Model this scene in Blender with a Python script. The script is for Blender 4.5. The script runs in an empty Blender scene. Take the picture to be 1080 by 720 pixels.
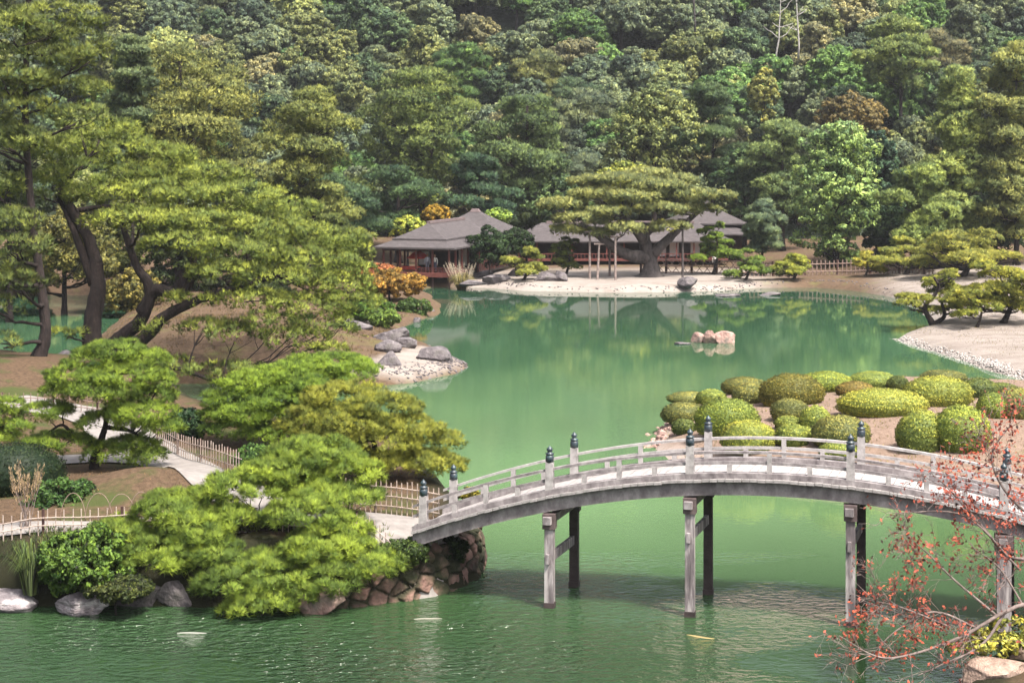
import bpy, math, random
import numpy as np
from mathutils import Vector

# ------------------------------------------------------------------ camera, sky, sun, exposure
SC = bpy.context.scene
COL = SC.collection
F, H, HY = 1650.0, 12.5, 165.0          # focal length in photo pixels, eye height, horizon row
cam_d = bpy.data.cameras.new("camera"); cam = bpy.data.objects.new("camera", cam_d); COL.objects.link(cam)
cam_d.sensor_width = 36.0; cam_d.sensor_fit = 'HORIZONTAL'
cam_d.lens = 36.0 * F / 1080.0
cam_d.shift_y = -(360.0 - HY) / 1080.0
cam_d.clip_start = 0.5; cam_d.clip_end = 3000
cam.location = (0, 0, H); cam.rotation_euler = (math.pi / 2, 0, 0)
SC.camera = cam

SUN_EL, SUN_AZ = math.radians(60), math.radians(138)   # azimuth: degrees to the right of the view direction
world = bpy.data.worlds.new("World"); SC.world = world; world.use_nodes = True
wn = world.node_tree.nodes; wl = world.node_tree.links
bg = wn["Background"]; sky = wn.new("ShaderNodeTexSky")
sky.sky_type = 'NISHITA'; sky.sun_disc = False
sky.sun_elevation = SUN_EL; sky.sun_rotation = SUN_AZ
sky.air_density = 1.0; sky.dust_density = 6.0; sky.ozone_density = 0.6
hsv = wn.new("ShaderNodeHueSaturation"); hsv.inputs['Saturation'].default_value = .45     # thin cloud: the sky is nearly white
wl.new(sky.outputs[0], hsv.inputs['Color']); wl.new(hsv.outputs[0], bg.inputs[0]); bg.inputs[1].default_value = 0.125
sun_d = bpy.data.lights.new("sun", 'SUN'); sun = bpy.data.objects.new("sun", sun_d); COL.objects.link(sun)
sun_d.energy = 3.4; sun_d.angle = math.radians(7); sun_d.color = (1.0, 0.93, 0.82)
sdir = Vector((math.sin(SUN_AZ) * math.cos(SUN_EL), math.cos(SUN_AZ) * math.cos(SUN_EL), math.sin(SUN_EL)))
sun.rotation_euler = sdir.to_track_quat('Z', 'Y').to_euler(); sun.location = (40, 30, 60)
SC.view_settings.view_transform = 'Standard'; SC.view_settings.look = 'None'
SC.view_settings.exposure = 1.45; SC.view_settings.gamma = 1.0
SC.view_settings.use_curve_mapping = False
SC.cycles.max_bounces = 6; SC.cycles.diffuse_bounces = 3; SC.cycles.glossy_bounces = 3
SC.cycles.transmission_bounces = 2; SC.cycles.caustics_reflective = False; SC.cycles.caustics_refractive = False

# ------------------------------------------------------------------ helpers
def W(px, py, Y):
    """photo pixel at depth Y -> world point"""
    return np.array(((px - 540.0) * Y / F, Y, H - (py - HY) * Y / F))
def G(px, py, z=0.0):
    """photo pixel on the level z -> world point"""
    Y = (H - z) * F / (py - HY)
    return np.array(((px - 540.0) * Y / F, Y, z))
def unit(v):
    return v / np.maximum(np.linalg.norm(v, axis=-1, keepdims=True), 1e-9)
def smooth(a, b, x):
    t = np.clip((x - a) / (b - a), 0, 1); return t * t * (3 - 2 * t)

def vnoise(x, y, seed=0):
    """smooth value noise in 2D, numpy"""
    xi = np.floor(x).astype(np.int64); yi = np.floor(y).astype(np.int64); fx = x - xi; fy = y - yi
    def h(a, b):
        n = (a * 374761393 + b * 668265263 + seed * 982451653) & 0x7fffffff
        n = (n ^ (n >> 13)) * 1274126177 & 0x7fffffff
        return ((n ^ (n >> 16)) & 0xffff) / 65535.0
    fx = fx * fx * (3 - 2 * fx); fy = fy * fy * (3 - 2 * fy)
    return (h(xi, yi) * (1 - fx) + h(xi + 1, yi) * fx) * (1 - fy) + (h(xi, yi + 1) * (1 - fx) + h(xi + 1, yi + 1) * fx) * fy
def vnoise3(p, seed=0):
    return (vnoise(p[:, 0] + 7.3 * p[:, 2], p[:, 1] - 3.1 * p[:, 2], seed) + vnoise(p[:, 1] + 31.7, p[:, 2] * 1.7 + p[:, 0] * .4, seed + 5)) * .5

def new_mesh(name, V, faces_flat, sizes, mats, attr=None, smooth_shade=False, mat_idx=None, fattr=None, fvec=None):
    me = bpy.data.meshes.new(name)
    V = np.asarray(V, dtype=np.float32); faces_flat = np.asarray(faces_flat, dtype=np.int32); sizes = np.asarray(sizes, dtype=np.int32)
    me.vertices.add(len(V)); me.vertices.foreach_set("co", V.ravel())
    me.loops.add(len(faces_flat)); me.loops.foreach_set("vertex_index", faces_flat)
    me.polygons.add(len(sizes))
    starts = np.zeros(len(sizes), dtype=np.int32); starts[1:] = np.cumsum(sizes)[:-1]
    me.polygons.foreach_set("loop_start", starts)
    try: me.polygons.foreach_set("loop_total", sizes)
    except Exception: pass
    for m in (mats if isinstance(mats, (list, tuple)) else [mats]): me.materials.append(m)
    if mat_idx is not None: me.polygons.foreach_set("material_index", np.asarray(mat_idx, dtype=np.int32))
    me.update(calc_edges=True); me.validate()
    me.polygons.foreach_set("use_smooth", np.full(len(me.polygons), bool(smooth_shade)))
    for k, a in (attr or {}).items():
        at = me.attributes.new(k, 'FLOAT', 'POINT'); at.data.foreach_set("value", np.asarray(a, dtype=np.float32))
    for k, a in (fattr or {}).items():
        at = me.attributes.new(k, 'FLOAT', 'FACE'); at.data.foreach_set("value", np.asarray(a, dtype=np.float32))
    for k, a in (fvec or {}).items():
        at = me.attributes.new(k, 'FLOAT_VECTOR', 'FACE'); at.data.foreach_set("vector", np.asarray(a, dtype=np.float32).ravel())
    return me
def link(name, me, parent=None, color=None):
    o = bpy.data.objects.new(name, me); COL.objects.link(o)
    if parent is not None: o.parent = parent
    if color is not None: o.color = (*color, 1)
    return o
def tag(o, label=None, cat=None, group=None, kind=None):
    if label: o["label"] = label
    if cat: o["category"] = cat
    if group: o["group"] = group
    if kind: o["kind"] = kind
    return o
def empty(name, loc, label, cat, group=None, rz=0.0):
    o = bpy.data.objects.new(name, None); COL.objects.link(o)
    o.location = [float(v) for v in loc]; o.rotation_euler = (0, 0, rz); o.empty_display_size = .3
    return tag(o, label, cat, group)
def structure(o): o["kind"] = "structure"; return o

class MB:
    """collects shapes into one mesh"""
    def __init__(s): s.v = []; s.f = []; s.n = 0; s.mi = []; s.cur = 0
    def add(s, V, Fs):
        V = np.asarray(V, dtype=float); s.v.append(V)
        for f in Fs: s.f.append([i + s.n for i in f]); s.mi.append(s.cur)
        s.n += len(V)
    def box(s, c, size, rz=0.0, taper=1.0):
        sx, sy, sz = [a / 2 for a in size]
        V = np.array([(-sx, -sy, -sz), (sx, -sy, -sz), (sx, sy, -sz), (-sx, sy, -sz), (-sx * taper, -sy * taper, sz), (sx * taper, -sy * taper, sz), (sx * taper, sy * taper, sz), (-sx * taper, sy * taper, sz)])
        if rz:
            c_, s_ = math.cos(rz), math.sin(rz); V = np.column_stack((V[:, 0] * c_ - V[:, 1] * s_, V[:, 0] * s_ + V[:, 1] * c_, V[:, 2]))
        s.add(V + np.asarray(c, float), [(3, 2, 1, 0), (4, 5, 6, 7), (0, 1, 5, 4), (1, 2, 6, 5), (2, 3, 7, 6), (3, 0, 4, 7)])
    def beam(s, p0, p1, w, h):
        p0 = np.asarray(p0, float); p1 = np.asarray(p1, float); d = unit(p1 - p0)
        up = np.array((0, 0, 1.0)) if abs(d[2]) < .95 else np.array((0, 1.0, 0))
        a = unit(np.cross(d, up)) * w / 2; b = unit(np.cross(a, d)) * h / 2
        V = [p0 - a - b, p0 + a - b, p0 + a + b, p0 - a + b, p1 - a - b, p1 + a - b, p1 + a + b, p1 - a + b]
        s.add(V, [(0, 1, 2, 3), (7, 6, 5, 4), (4, 5, 1, 0), (5, 6, 2, 1), (6, 7, 3, 2), (7, 4, 0, 3)])
    def tube(s, pts, rad, n=8, bump=0.0, seed=0):
        pts = np.asarray(pts, float); m = len(pts)
        rad = np.broadcast_to(np.asarray(rad, float), (m,))
        t = np.gradient(pts, axis=0) if m > 2 else np.repeat((pts[1] - pts[0])[None], 2, 0)
        t = unit(t); ref = np.array((0.31, 0.95, 0.07)); V = []
        r_ = np.random.RandomState(seed)
        a0 = np.linspace(0, 2 * math.pi, n, endpoint=False)
        for i in range(m):
            u = unit(np.cross(t[i], ref)); w = np.cross(t[i], u)
            rr = rad[i] * (1 + bump * r_.uniform(-1, 1, n)) if bump else np.full(n, rad[i])
            V.append(pts[i] + (np.cos(a0) * rr)[:, None] * u + (np.sin(a0) * rr)[:, None] * w)
        V = np.concatenate(V); Fs = []
        for i in range(m - 1):
            for j in range(n):
                k = (j + 1) % n; Fs.append((i * n + j, i * n + k, (i + 1) * n + k, (i + 1) * n + j))
        Fs.append(tuple(range(n - 1, -1, -1))); Fs.append(tuple((m - 1) * n + j for j in range(n)))
        s.add(V, Fs)
    def lathe(s, c, prof, n=12):
        c = np.asarray(c, float); a0 = np.linspace(0, 2 * math.pi, n, endpoint=False); V = []
        for r, z in prof: V.append(np.column_stack((np.cos(a0) * r, np.sin(a0) * r, np.full(n, z))) + c)
        Fs = []
        m = len(prof)
        for i in range(m - 1):
            for j in range(n):
                k = (j + 1) % n; Fs.append((i * n + j, i * n + k, (i + 1) * n + k, (i + 1) * n + j))
        Fs.append(tuple(range(n - 1, -1, -1))); Fs.append(tuple((m - 1) * n + j for j in range(n)))
        s.add(np.concatenate(V), Fs)
    def build(s, name, mats, parent=None, smooth_shade=False, attr=None, color=None):
        me = new_mesh(name, np.concatenate(s.v), np.concatenate([np.asarray(f) for f in s.f]), [len(f) for f in s.f], mats, attr, smooth_shade, s.mi)
        return link(name, me, parent, color)

def spline(pts, n=6):
    """Catmull-Rom through points"""
    p = np.asarray(pts, float)
    if len(p) < 3: return np.array([p[0] + (p[-1] - p[0]) * t for t in np.linspace(0, 1, n + 1)])
    q = np.vstack((2 * p[0] - p[1], p, 2 * p[-1] - p[-2])); out = []
    for i in range(1, len(q) - 2):
        for t in np.linspace(0, 1, n, endpoint=False):
            a, b, c, d = q[i - 1], q[i], q[i + 1], q[i + 2]
            out.append(.5 * (2 * b + (c - a) * t + (2 * a - 5 * b + 4 * c - d) * t * t + (3 * b - a - 3 * c + d) * t ** 3))
    out.append(p[-1]); return np.array(out)

# ------------------------------------------------------------------ materials
def nodes_of(m):
    m.use_nodes = True; t = m.node_tree; return t, t.nodes, t.links, t.nodes["Principled BSDF"]
def ramp(n, stops):
    r = n.new("ShaderNodeValToRGB"); e = r.color_ramp.elements
    while len(e) < len(stops): e.new(.5)
    for i, (p, c) in enumerate(stops): e[i].position = p; e[i].color = (*c, 1)
    return r
def mat_noise(name, stops, scale=4.0, rough=.8, bump=.3, bscale=None, detail=8, stretch=(1, 1, 1), spec=.3, second=None, bdist=.03):
    m = bpy.data.materials.new(name); t, n, l, b = nodes_of(m)
    tc = n.new("ShaderNodeTexCoord"); mp = n.new("ShaderNodeMapping"); mp.inputs['Scale'].default_value = stretch
    l.new(tc.outputs['Object'], mp.inputs[0])
    nz = n.new("ShaderNodeTexNoise"); nz.inputs['Scale'].default_value = scale; nz.inputs['Detail'].default_value = detail; nz.inputs['Roughness'].default_value = .65
    l.new(mp.outputs[0], nz.inputs['Vector'])
    r = ramp(n, stops); l.new(nz.outputs[0], r.inputs[0]); colr = r.outputs[0]
    if second:      # (colour, scale, lo, hi): patches of a second colour
        c2, s2, lo, hi = second
        n2 = n.new("ShaderNodeTexNoise"); n2.inputs['Scale'].default_value = s2; n2.inputs['Detail'].default_value = 6
        l.new(tc.outputs['Object'], n2.inputs['Vector'])
        mr = n.new("ShaderNodeMapRange"); mr.inputs[1].default_value = lo; mr.inputs[2].default_value = hi; l.new(n2.outputs[0], mr.inputs[0])
        mx = n.new("ShaderNodeMix"); mx.data_type = 'RGBA'; mx.inputs[7].default_value = (*c2, 1)
        l.new(mr.outputs[0], mx.inputs[0]); l.new(colr, mx.inputs[6]); colr = mx.outputs[2]
    l.new(colr, b.inputs['Base Color']); b.inputs['Roughness'].default_value = rough; b.inputs['Specular IOR Level'].default_value = spec
    if bump:
        nb = n.new("ShaderNodeTexNoise"); nb.inputs['Scale'].default_value = bscale or scale * 4; nb.inputs['Detail'].default_value = 8
        l.new(mp.outputs[0], nb.inputs['Vector'])
        bp = n.new("ShaderNodeBump"); bp.inputs['Strength'].default_value = bump; bp.inputs['Distance'].default_value = bdist
        l.new(nb.outputs[0], bp.inputs['Height']); l.new(bp.outputs[0], b.inputs['Normal'])
    return m

def mat_foliage(name="foliage", transl=.3, spec=.2):
    """leaf colour = the object's own colour, varied leaf by leaf through the 'tint' attribute"""
    m = bpy.data.materials.new(name); t, n, l, b = nodes_of(m)
    oi = n.new("ShaderNodeObjectInfo"); at = n.new("ShaderNodeAttribute"); at.attribute_name = "tint"
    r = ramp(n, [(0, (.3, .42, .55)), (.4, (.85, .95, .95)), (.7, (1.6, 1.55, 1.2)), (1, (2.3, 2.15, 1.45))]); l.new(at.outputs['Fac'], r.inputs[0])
    mx = n.new("ShaderNodeMix"); mx.data_type = 'RGBA'; mx.blend_type = 'MULTIPLY'; mx.inputs[0].default_value = 1
    l.new(oi.outputs['Color'], mx.inputs[6]); l.new(r.outputs[0], mx.inputs[7])
    hs = n.new("ShaderNodeHueSaturation"); mr = n.new("ShaderNodeMapRange"); mr.inputs[3].default_value = .88; mr.inputs[4].default_value = 1.12
    l.new(oi.outputs['Random'], mr.inputs[0]); l.new(mr.outputs[0], hs.inputs['Value']); l.new(mx.outputs[2], hs.inputs['Color'])
    l.new(hs.outputs[0], b.inputs['Base Color']); b.inputs['Roughness'].default_value = .55; b.inputs['Specular IOR Level'].default_value = spec
    na = n.new("ShaderNodeAttribute"); na.attribute_name = "outward"     # leaves shade as sprays that face outward, not as single flat blades
    vt = n.new("ShaderNodeVectorTransform"); vt.vector_type = 'NORMAL'; vt.convert_from = 'OBJECT'; vt.convert_to = 'WORLD'
    l.new(na.outputs['Vector'], vt.inputs[0]); nm = n.new("ShaderNodeVectorMath"); nm.operation = 'NORMALIZE'; l.new(vt.outputs[0], nm.inputs[0]); l.new(nm.outputs[0], b.inputs['Normal'])
    tr = n.new("ShaderNodeBsdfTranslucent"); l.new(hs.outputs[0], tr.inputs[0])
    ms = n.new("ShaderNodeMixShader"); ms.inputs[0].default_value = transl
    l.new(b.outputs[0], ms.inputs[1]); l.new(tr.outputs[0], ms.inputs[2]); l.new(ms.outputs[0], n["Material Output"].inputs[0])
    return m
FOL = mat_foliage()
BARK = mat_noise("pine_bark", [(.3, (.006, .0045, .0045)), (.6, (.026, .018, .017)), (.8, (.075, .055, .05))], 5, .95, .9, 14, stretch=(1, 1, .35), bdist=.08)
BARK_GREY = mat_noise("grey_bark", [(.3, (.024, .02, .02)), (.6, (.075, .063, .062)), (.85, (.17, .148, .14))], 3, .95, .9, 9, stretch=(1, 1, .4), bdist=.08)
TWIG = mat_noise("pale_twig", [(.3, (.08, .06, .055)), (.7, (.24, .19, .175))], 6, .9, .3)
DEADWOOD = mat_noise("dead_wood", [(.3, (.22, .2, .19)), (.7, (.38, .36, .34))], 4, .9, .3)
WOOD = mat_noise("weathered_wood", [(.25, (.06, .05, .054)), (.5, (.19, .168, .172)), (.8, (.38, .35, .35))], 3.5, .85, .35, 20, stretch=(1, 1, .6), second=((.1, .085, .09), 1.3, .55, .75))
PALEWOOD = mat_noise("pale_weathered_wood", [(.25, (.15, .137, .137)), (.5, (.29, .27, .268)), (.8, (.43, .405, .4))], 5, .8, .25, 22)
DECKWOOD = mat_noise("pale_deck_boards", [(.25, (.18, .166, .164)), (.6, (.3, .28, .278)), (.85, (.4, .38, .375))], 5, .8, .25, 22)
PIERWOOD = mat_noise("pier_wood", [(.3, (.05, .042, .046)), (.48, (.14, .12, .125)), (.6, (.33, .3, .3)), (.8, (.46, .43, .425))], 1.9, .9, .5, 14, stretch=(2.2, 2.2, .3))
CAPWOOD = mat_noise("brown_cap_wood", [(.3, (.05, .036, .036)), (.7, (.12, .09, .09))], 4, .85, .3)
DARKPIER = mat_noise("wet_and_shaded_wood", [(.3, (.018, .013, .013)), (.8, (.07, .05, .05))], 4, .7, .4)  # soaked feet at the waterline; far-side piers have shade painted in with it
CAPMETAL = mat_noise("blackened_copper", [(.3, (.012, .016, .028)), (.55, (.02, .035, .045)), (.8, (.05, .14, .13))], 7, .45, .1, spec=.6)
BAMBOO = mat_noise("pale_bamboo", [(.3, (.22, .165, .14)), (.7, (.4, .33, .29))], 6, .7, .2)
BROWNBAMBOO = mat_noise("brown_bamboo", [(.3, (.13, .085, .07)), (.7, (.28, .2, .17))], 6, .7, .2)
ROCK = mat_noise("grey_rock", [(.3, (.04, .034, .038)), (.52, (.115, .1, .107)), (.7, (.24, .215, .22)), (.85, (.45, .42, .42))], 2.2, .9, .9, 5, bdist=.12, second=((.06, .055, .05), 1.1, .55, .7))
PINKROCK = mat_noise("reddish_rock", [(.3, (.12, .07, .06)), (.55, (.34, .22, .19)), (.8, (.5, .36, .31))], 2.0, .9, .8, 6, bdist=.1, second=((.1, .09, .08), 1.3, .52, .68))
WALLSTONE = mat_noise("mossy_reddish_stone", [(.3, (.045, .03, .027)), (.52, (.15, .095, .082)), (.75, (.3, .21, .185))], 1.1, .95, .9, 7, bdist=.08, second=((.03, .034, .018), .9, .46, .6))
BEIGEROCK = mat_noise("beige_rock", [(.3, (.17, .115, .09)), (.55, (.29, .21, .17)), (.8, (.38, .29, .25))], 5, .95, .9, 16, bdist=.05)
ROOF = mat_noise("cedar_bark_roof", [(.3, (.04, .034, .036)), (.6, (.075, .065, .068)), (.8, (.125, .11, .113))], 1.6, .85, .6, 26, stretch=(1, 1, 6))
ROOF_PINK = mat_noise("warm_grey_roof", [(.3, (.1, .075, .077)), (.7, (.17, .13, .13))], 1.6, .85, .5, 26, stretch=(1, 1, 6))
DARKWOOD = mat_noise("dark_timber", [(.3, (.03, .016, .014)), (.8, (.09, .045, .04))], 4, .7, .2)
REDWOOD = mat_noise("red_brown_timber", [(.3, (.075, .022, .019)), (.8, (.16, .052, .043))], 4, .7, .2)
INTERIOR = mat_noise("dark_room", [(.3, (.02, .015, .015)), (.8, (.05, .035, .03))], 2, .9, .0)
PAPER = mat_noise("white_paper_screen", [(.3, (.66, .63, .62)), (.8, (.78, .75, .74))], 2, .8, .0)
REDCLOTH = mat_noise("red_cloth", [(.3, (.5, .025, .02)), (.8, (.68, .05, .04))], 5, .7, .1)

def mat_ground(name, soil, patch, pale, moss, fine=6.0):
    """soil with mossy patches; 'pale' attribute marks gravel or sand"""
    m = bpy.data.materials.new(name); t, n, l, b = nodes_of(m)
    tc = n.new("ShaderNodeTexCoord")
    def noise(s, d=8, rgh=.6):
        z = n.new("ShaderNodeTexNoise"); z.inputs['Scale'].default_value = s; z.inputs['Detail'].default_value = d; z.inputs['Roughness'].default_value = rgh
        l.new(tc.outputs['Object'], z.inputs['Vector']); return z
    n1 = noise(fine, 10, .7); r1 = ramp(n, [(.3, soil[0]), (.7, soil[1])]); l.new(n1.outputs[0], r1.inputs[0])
    n2 = noise(.45); m2 = n.new("ShaderNodeMapRange"); m2.inputs[1].default_value = patch[0]; m2.inputs[2].default_value = patch[1]; l.new(n2.outputs[0], m2.inputs[0])
    x1 = n.new("ShaderNodeMix"); x1.data_type = 'RGBA'; l.new(m2.outputs[0], x1.inputs[0]); l.new(r1.outputs[0], x1.inputs[6]); x1.inputs[7].default_value = (*moss, 1)
    n3 = noise(fine * 3, 6, .8); r3 = ramp(n, [(.3, pale[0]), (.7, pale[1])]); l.new(n3.outputs[0], r3.inputs[0])
    mp_ = n.new("ShaderNodeMapping"); mp_.inputs['Scale'].default_value = (.35, 1.1, 1); l.new(tc.outputs['Object'], mp_.inputs[0])
    n4 = noise(1.0, 8, .75); l.new(mp_.outputs[0], n4.inputs['Vector']); r4 = ramp(n, [(.32, (.62, .58, .55)), (.55, (1, 1, 1)), (.8, (1.12, 1.1, 1.08))]); l.new(n4.outputs[0], r4.inputs[0])
    x4 = n.new("ShaderNodeMix"); x4.data_type = 'RGBA'; x4.blend_type = 'MULTIPLY'; x4.inputs[0].default_value = 1; l.new(r3.outputs[0], x4.inputs[6]); l.new(r4.outputs[0], x4.inputs[7])
    at = n.new("ShaderNodeAttribute"); at.attribute_name = "pale"
    x2 = n.new("ShaderNodeMix"); x2.data_type = 'RGBA'; l.new(at.outputs['Fac'], x2.inputs[0]); l.new(x1.outputs[2], x2.inputs[6]); l.new(x4.outputs[2], x2.inputs[7])
    aw = n.new("ShaderNodeAttribute"); aw.attribute_name = "shaded"; x3 = n.new("ShaderNodeMix"); x3.data_type = 'RGBA'     # shade on the bank front, painted in as dark mossy earth
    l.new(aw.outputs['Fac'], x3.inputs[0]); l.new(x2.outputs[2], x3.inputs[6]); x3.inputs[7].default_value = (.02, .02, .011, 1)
    l.new(x3.outputs[2], b.inputs['Base Color']); b.inputs['Roughness'].default_value = .95; b.inputs['Specular IOR Level'].default_value = .1
    bp = n.new("ShaderNodeBump"); bp.inputs['Strength'].default_value = .7; bp.inputs['Distance'].default_value = .06
    l.new(n3.outputs[0], bp.inputs['Height']); l.new(bp.outputs[0], b.inputs['Normal'])
    return m
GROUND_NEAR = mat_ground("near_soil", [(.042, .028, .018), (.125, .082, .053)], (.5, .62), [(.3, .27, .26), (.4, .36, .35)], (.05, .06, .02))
GROUND_MAIN = mat_ground("garden_soil", [(.05, .033, .022), (.13, .087, .058)], (.55, .7), [(.2, .172, .155), (.29, .258, .24)], (.1, .095, .035), 3.0)
GROUND_MOUND = mat_ground("mound_soil", [(.13, .088, .066), (.24, .175, .14)], (.58, .72), [(.32, .25, .22), (.44, .38, .35)], (.14, .12, .06), 5.0)
PATH_MAT = mat_noise("pale_path", [(.3, (.15, .135, .128)), (.7, (.24, .22, .21))], 3, .95, .3, 30)
HILLMAT = mat_noise("forest_floor", [(.3, (.012, .02, .012)), (.7, (.035, .05, .022))], .3, 1, 1.0, 1.5, bdist=1.0)
BEDMAT = mat_noise("pond_bed", [(.3, (.05, .06, .03)), (.7, (.1, .1, .06))], .3, 1, .2)

def joints(m):
    t, n, l, b = nodes_of(m); src = b.inputs['Base Color'].links[0].from_socket; a = n.new("ShaderNodeAttribute"); a.attribute_name = "stone"; r = ramp(n, [(0, (.45, .42, .42)), (.4, (1, .95, .9)), (1, (1.5, 1.35, 1.3))]); l.new(a.outputs['Fac'], r.inputs[0])
    x = n.new("ShaderNodeMix"); x.data_type = 'RGBA'; x.blend_type = 'MULTIPLY'; x.inputs[0].default_value = 1; l.new(src, x.inputs[6]); l.new(r.outputs[0], x.inputs[7])
    j = n.new("ShaderNodeAttribute"); j.attribute_name = "joint"; y = n.new("ShaderNodeMix"); y.data_type = 'RGBA'; l.new(j.outputs['Fac'], y.inputs[0]); l.new(x.outputs[2], y.inputs[6]); y.inputs[7].default_value = (.025, .026, .014, 1); l.new(y.outputs[2], b.inputs['Base Color'])
STREAKROCK = mat_noise("white_streaked_rock", [(.3, (.06, .05, .055)), (.5, (.2, .175, .185)), (.62, (.42, .39, .39)), (.8, (.6, .57, .56))], 2.6, .9, .9, 8, bdist=.1, stretch=(.8, .8, 2))
PALESTONE = mat_noise("pale_stone", [(.3, (.2, .175, .165)), (.7, (.42, .38, .36))], 3, .9, .4)
joints(WALLSTONE)      # each stone its own tone, moss and earth in the joints
def mat_water():
    m = bpy.data.materials.new("pond_water"); t, n, l, b = nodes_of(m)
    tc = n.new("ShaderNodeTexCoord")
    mp = n.new("ShaderNodeMapping"); mp.inputs['Scale'].default_value = (.05, .03, 1); l.new(tc.outputs['Object'], mp.inputs[0])
    nz = n.new("ShaderNodeTexNoise"); nz.inputs['Scale'].default_value = 1; nz.inputs['Detail'].default_value = 5; l.new(mp.outputs[0], nz.inputs['Vector'])
    sx = n.new("ShaderNodeSeparateXYZ"); l.new(tc.outputs['Object'], sx.inputs[0])
    yr = n.new("ShaderNodeMapRange"); yr.inputs[1].default_value = 36; yr.inputs[2].default_value = 136; l.new(sx.outputs['Y'], yr.inputs[0])
    # dark by the viewer, paler past the bridge, darkened far off for stronger reflections
    r = ramp(n, [(.03, (.016, .036, .014)), (.1, (.026, .056, .022)), (.2, (.076, .136, .06)), (.33, (.076, .138, .067)), (.6, (.034, .08, .04)), (1, (.02, .052, .03))]); l.new(yr.outputs[0], r.inputs[0])
    vr = n.new("ShaderNodeMapRange"); vr.inputs[1].default_value = .3; vr.inputs[2].default_value = .7; vr.inputs[3].default_value = .75; vr.inputs[4].default_value = 1.3; l.new(nz.outputs[0], vr.inputs[0])
    hs = n.new("ShaderNodeHueSaturation"); l.new(vr.outputs[0], hs.inputs['Value']); l.new(r.outputs[0], hs.inputs['Color']); l.new(hs.outputs[0], b.inputs['Base Color'])
    b.inputs['Roughness'].default_value = .035; b.inputs['IOR'].default_value = 1.33; b.inputs['Specular IOR Level'].default_value = .5
    # ripples: strong in breezy patches near the bridge, faint elsewhere
    mpr = n.new("ShaderNodeMapping"); mpr.inputs['Scale'].default_value = (2.0, 3.2, 1); l.new(tc.outputs['Object'], mpr.inputs[0])
    w = n.new("ShaderNodeTexNoise"); w.inputs['Scale'].default_value = 1.5; w.inputs['Detail'].default_value = 3; w.inputs['Distortion'].default_value = .6; l.new(mpr.outputs[0], w.inputs['Vector'])
    pm = n.new("ShaderNodeMapping"); pm.inputs['Scale'].default_value = (.1, .16, 1); pm.inputs['Location'].default_value = (.35, .2, 0); l.new(tc.outputs['Object'], pm.inputs[0])
    pn = n.new("ShaderNodeTexNoise"); pn.inputs['Scale'].default_value = 1; pn.inputs['Detail'].default_value = 3; l.new(pm.outputs[0], pn.inputs['Vector'])
    pr = n.new("ShaderNodeMapRange"); pr.inputs[1].default_value = .42; pr.inputs[2].default_value = .6; l.new(pn.outputs[0], pr.inputs[0])
    nr = n.new("ShaderNodeMapRange"); nr.inputs[1].default_value = 50; nr.inputs[2].default_value = 42; nr.inputs[3].default_value = .0; nr.inputs[4].default_value = 1; l.new(sx.outputs['Y'], nr.inputs[0])
    mu = n.new("ShaderNodeMath"); mu.operation = 'MULTIPLY'; l.new(pr.outputs[0], mu.inputs[0]); l.new(nr.outputs[0], mu.inputs[1])
    far = n.new("ShaderNodeMapRange"); far.inputs[1].default_value = 45; far.inputs[2].default_value = 120; far.inputs[3].default_value = .018; far.inputs[4].default_value = .0025; l.new(sx.outputs['Y'], far.inputs[0])
    sc = n.new("ShaderNodeMath"); sc.operation = 'MULTIPLY_ADD'; sc.inputs[1].default_value = 1.1; l.new(mu.outputs[0], sc.inputs[0]); l.new(far.outputs[0], sc.inputs[2])
    bp = n.new("ShaderNodeBump"); bp.inputs['Distance'].default_value = .3; l.new(sc.outputs[0], bp.inputs['Strength']); l.new(w.outputs[0], bp.inputs['Height'])
    l.new(bp.outputs[0], b.inputs['Normal'])
    return m
WATER = mat_water()

# ------------------------------------------------------------------ land
def poly_sd(x, y, poly):
    """signed distance to a polygon, positive inside"""
    P = np.asarray(poly, float); d2 = np.full(x.shape, 1e18); inside = np.zeros(x.shape, bool)
    for i in range(len(P)):
        a = P[i]; b = P[(i + 1) % len(P)]; e = b - a
        t = np.clip(((x - a[0]) * e[0] + (y - a[1]) * e[1]) / max(e @ e, 1e-9), 0, 1)
        d2 = np.minimum(d2, (x - a[0] - t * e[0]) ** 2 + (y - a[1] - t * e[1]) ** 2)
        if abs(e[1]) > 1e-9:
            c = ((a[1] > y) != (b[1] > y)) & (x < e[0] * (y - a[1]) / e[1] + a[0]); inside ^= c
    return np.where(inside, 1, -1) * np.sqrt(d2)
def pxs(l, z=0): return [tuple(G(px, py, z)[:2]) for px, py in l]

NEAR = pxs([(-150, 636), (0, 635), (60, 638), (130, 636), (200, 638), (300, 642), (370, 638), (440, 630), (490, 618), (506, 600), (498, 575), (480, 550), (450, 515), (420, 490), (330, 480),
            (260, 470), (215, 452), (190, 432), (150, 416), (100, 410), (50, 403), (0, 396), (-150, 390), (-400, 390), (-400, 636)])
MAIN = pxs([(-250, 312), (0, 311), (120, 312), (140, 325), (110, 350), (80, 378), (75, 388), (100, 402), (140, 410), (185, 405), (240, 404), (290, 405), (330, 409), (380, 408), (430, 404), (475, 394), (492, 386),
            (470, 374), (440, 362), (425, 352), (418, 345), (440, 338), (462, 331), (466, 322), (452, 312), (446, 304), (470, 303), (520, 304), (560, 307), (640, 309), (720, 308), (760, 307), (800, 304),
            (860, 303), (900, 306), (940, 313), (968, 324), (985, 336), (975, 346), (945, 358), (960, 364), (1000, 376), (1040, 388), (1080, 402), (1140, 420), (1250, 440), (1500, 450)]) + [(150, 120), (150, 232), (-150, 232), (-150, 140)]
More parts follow.
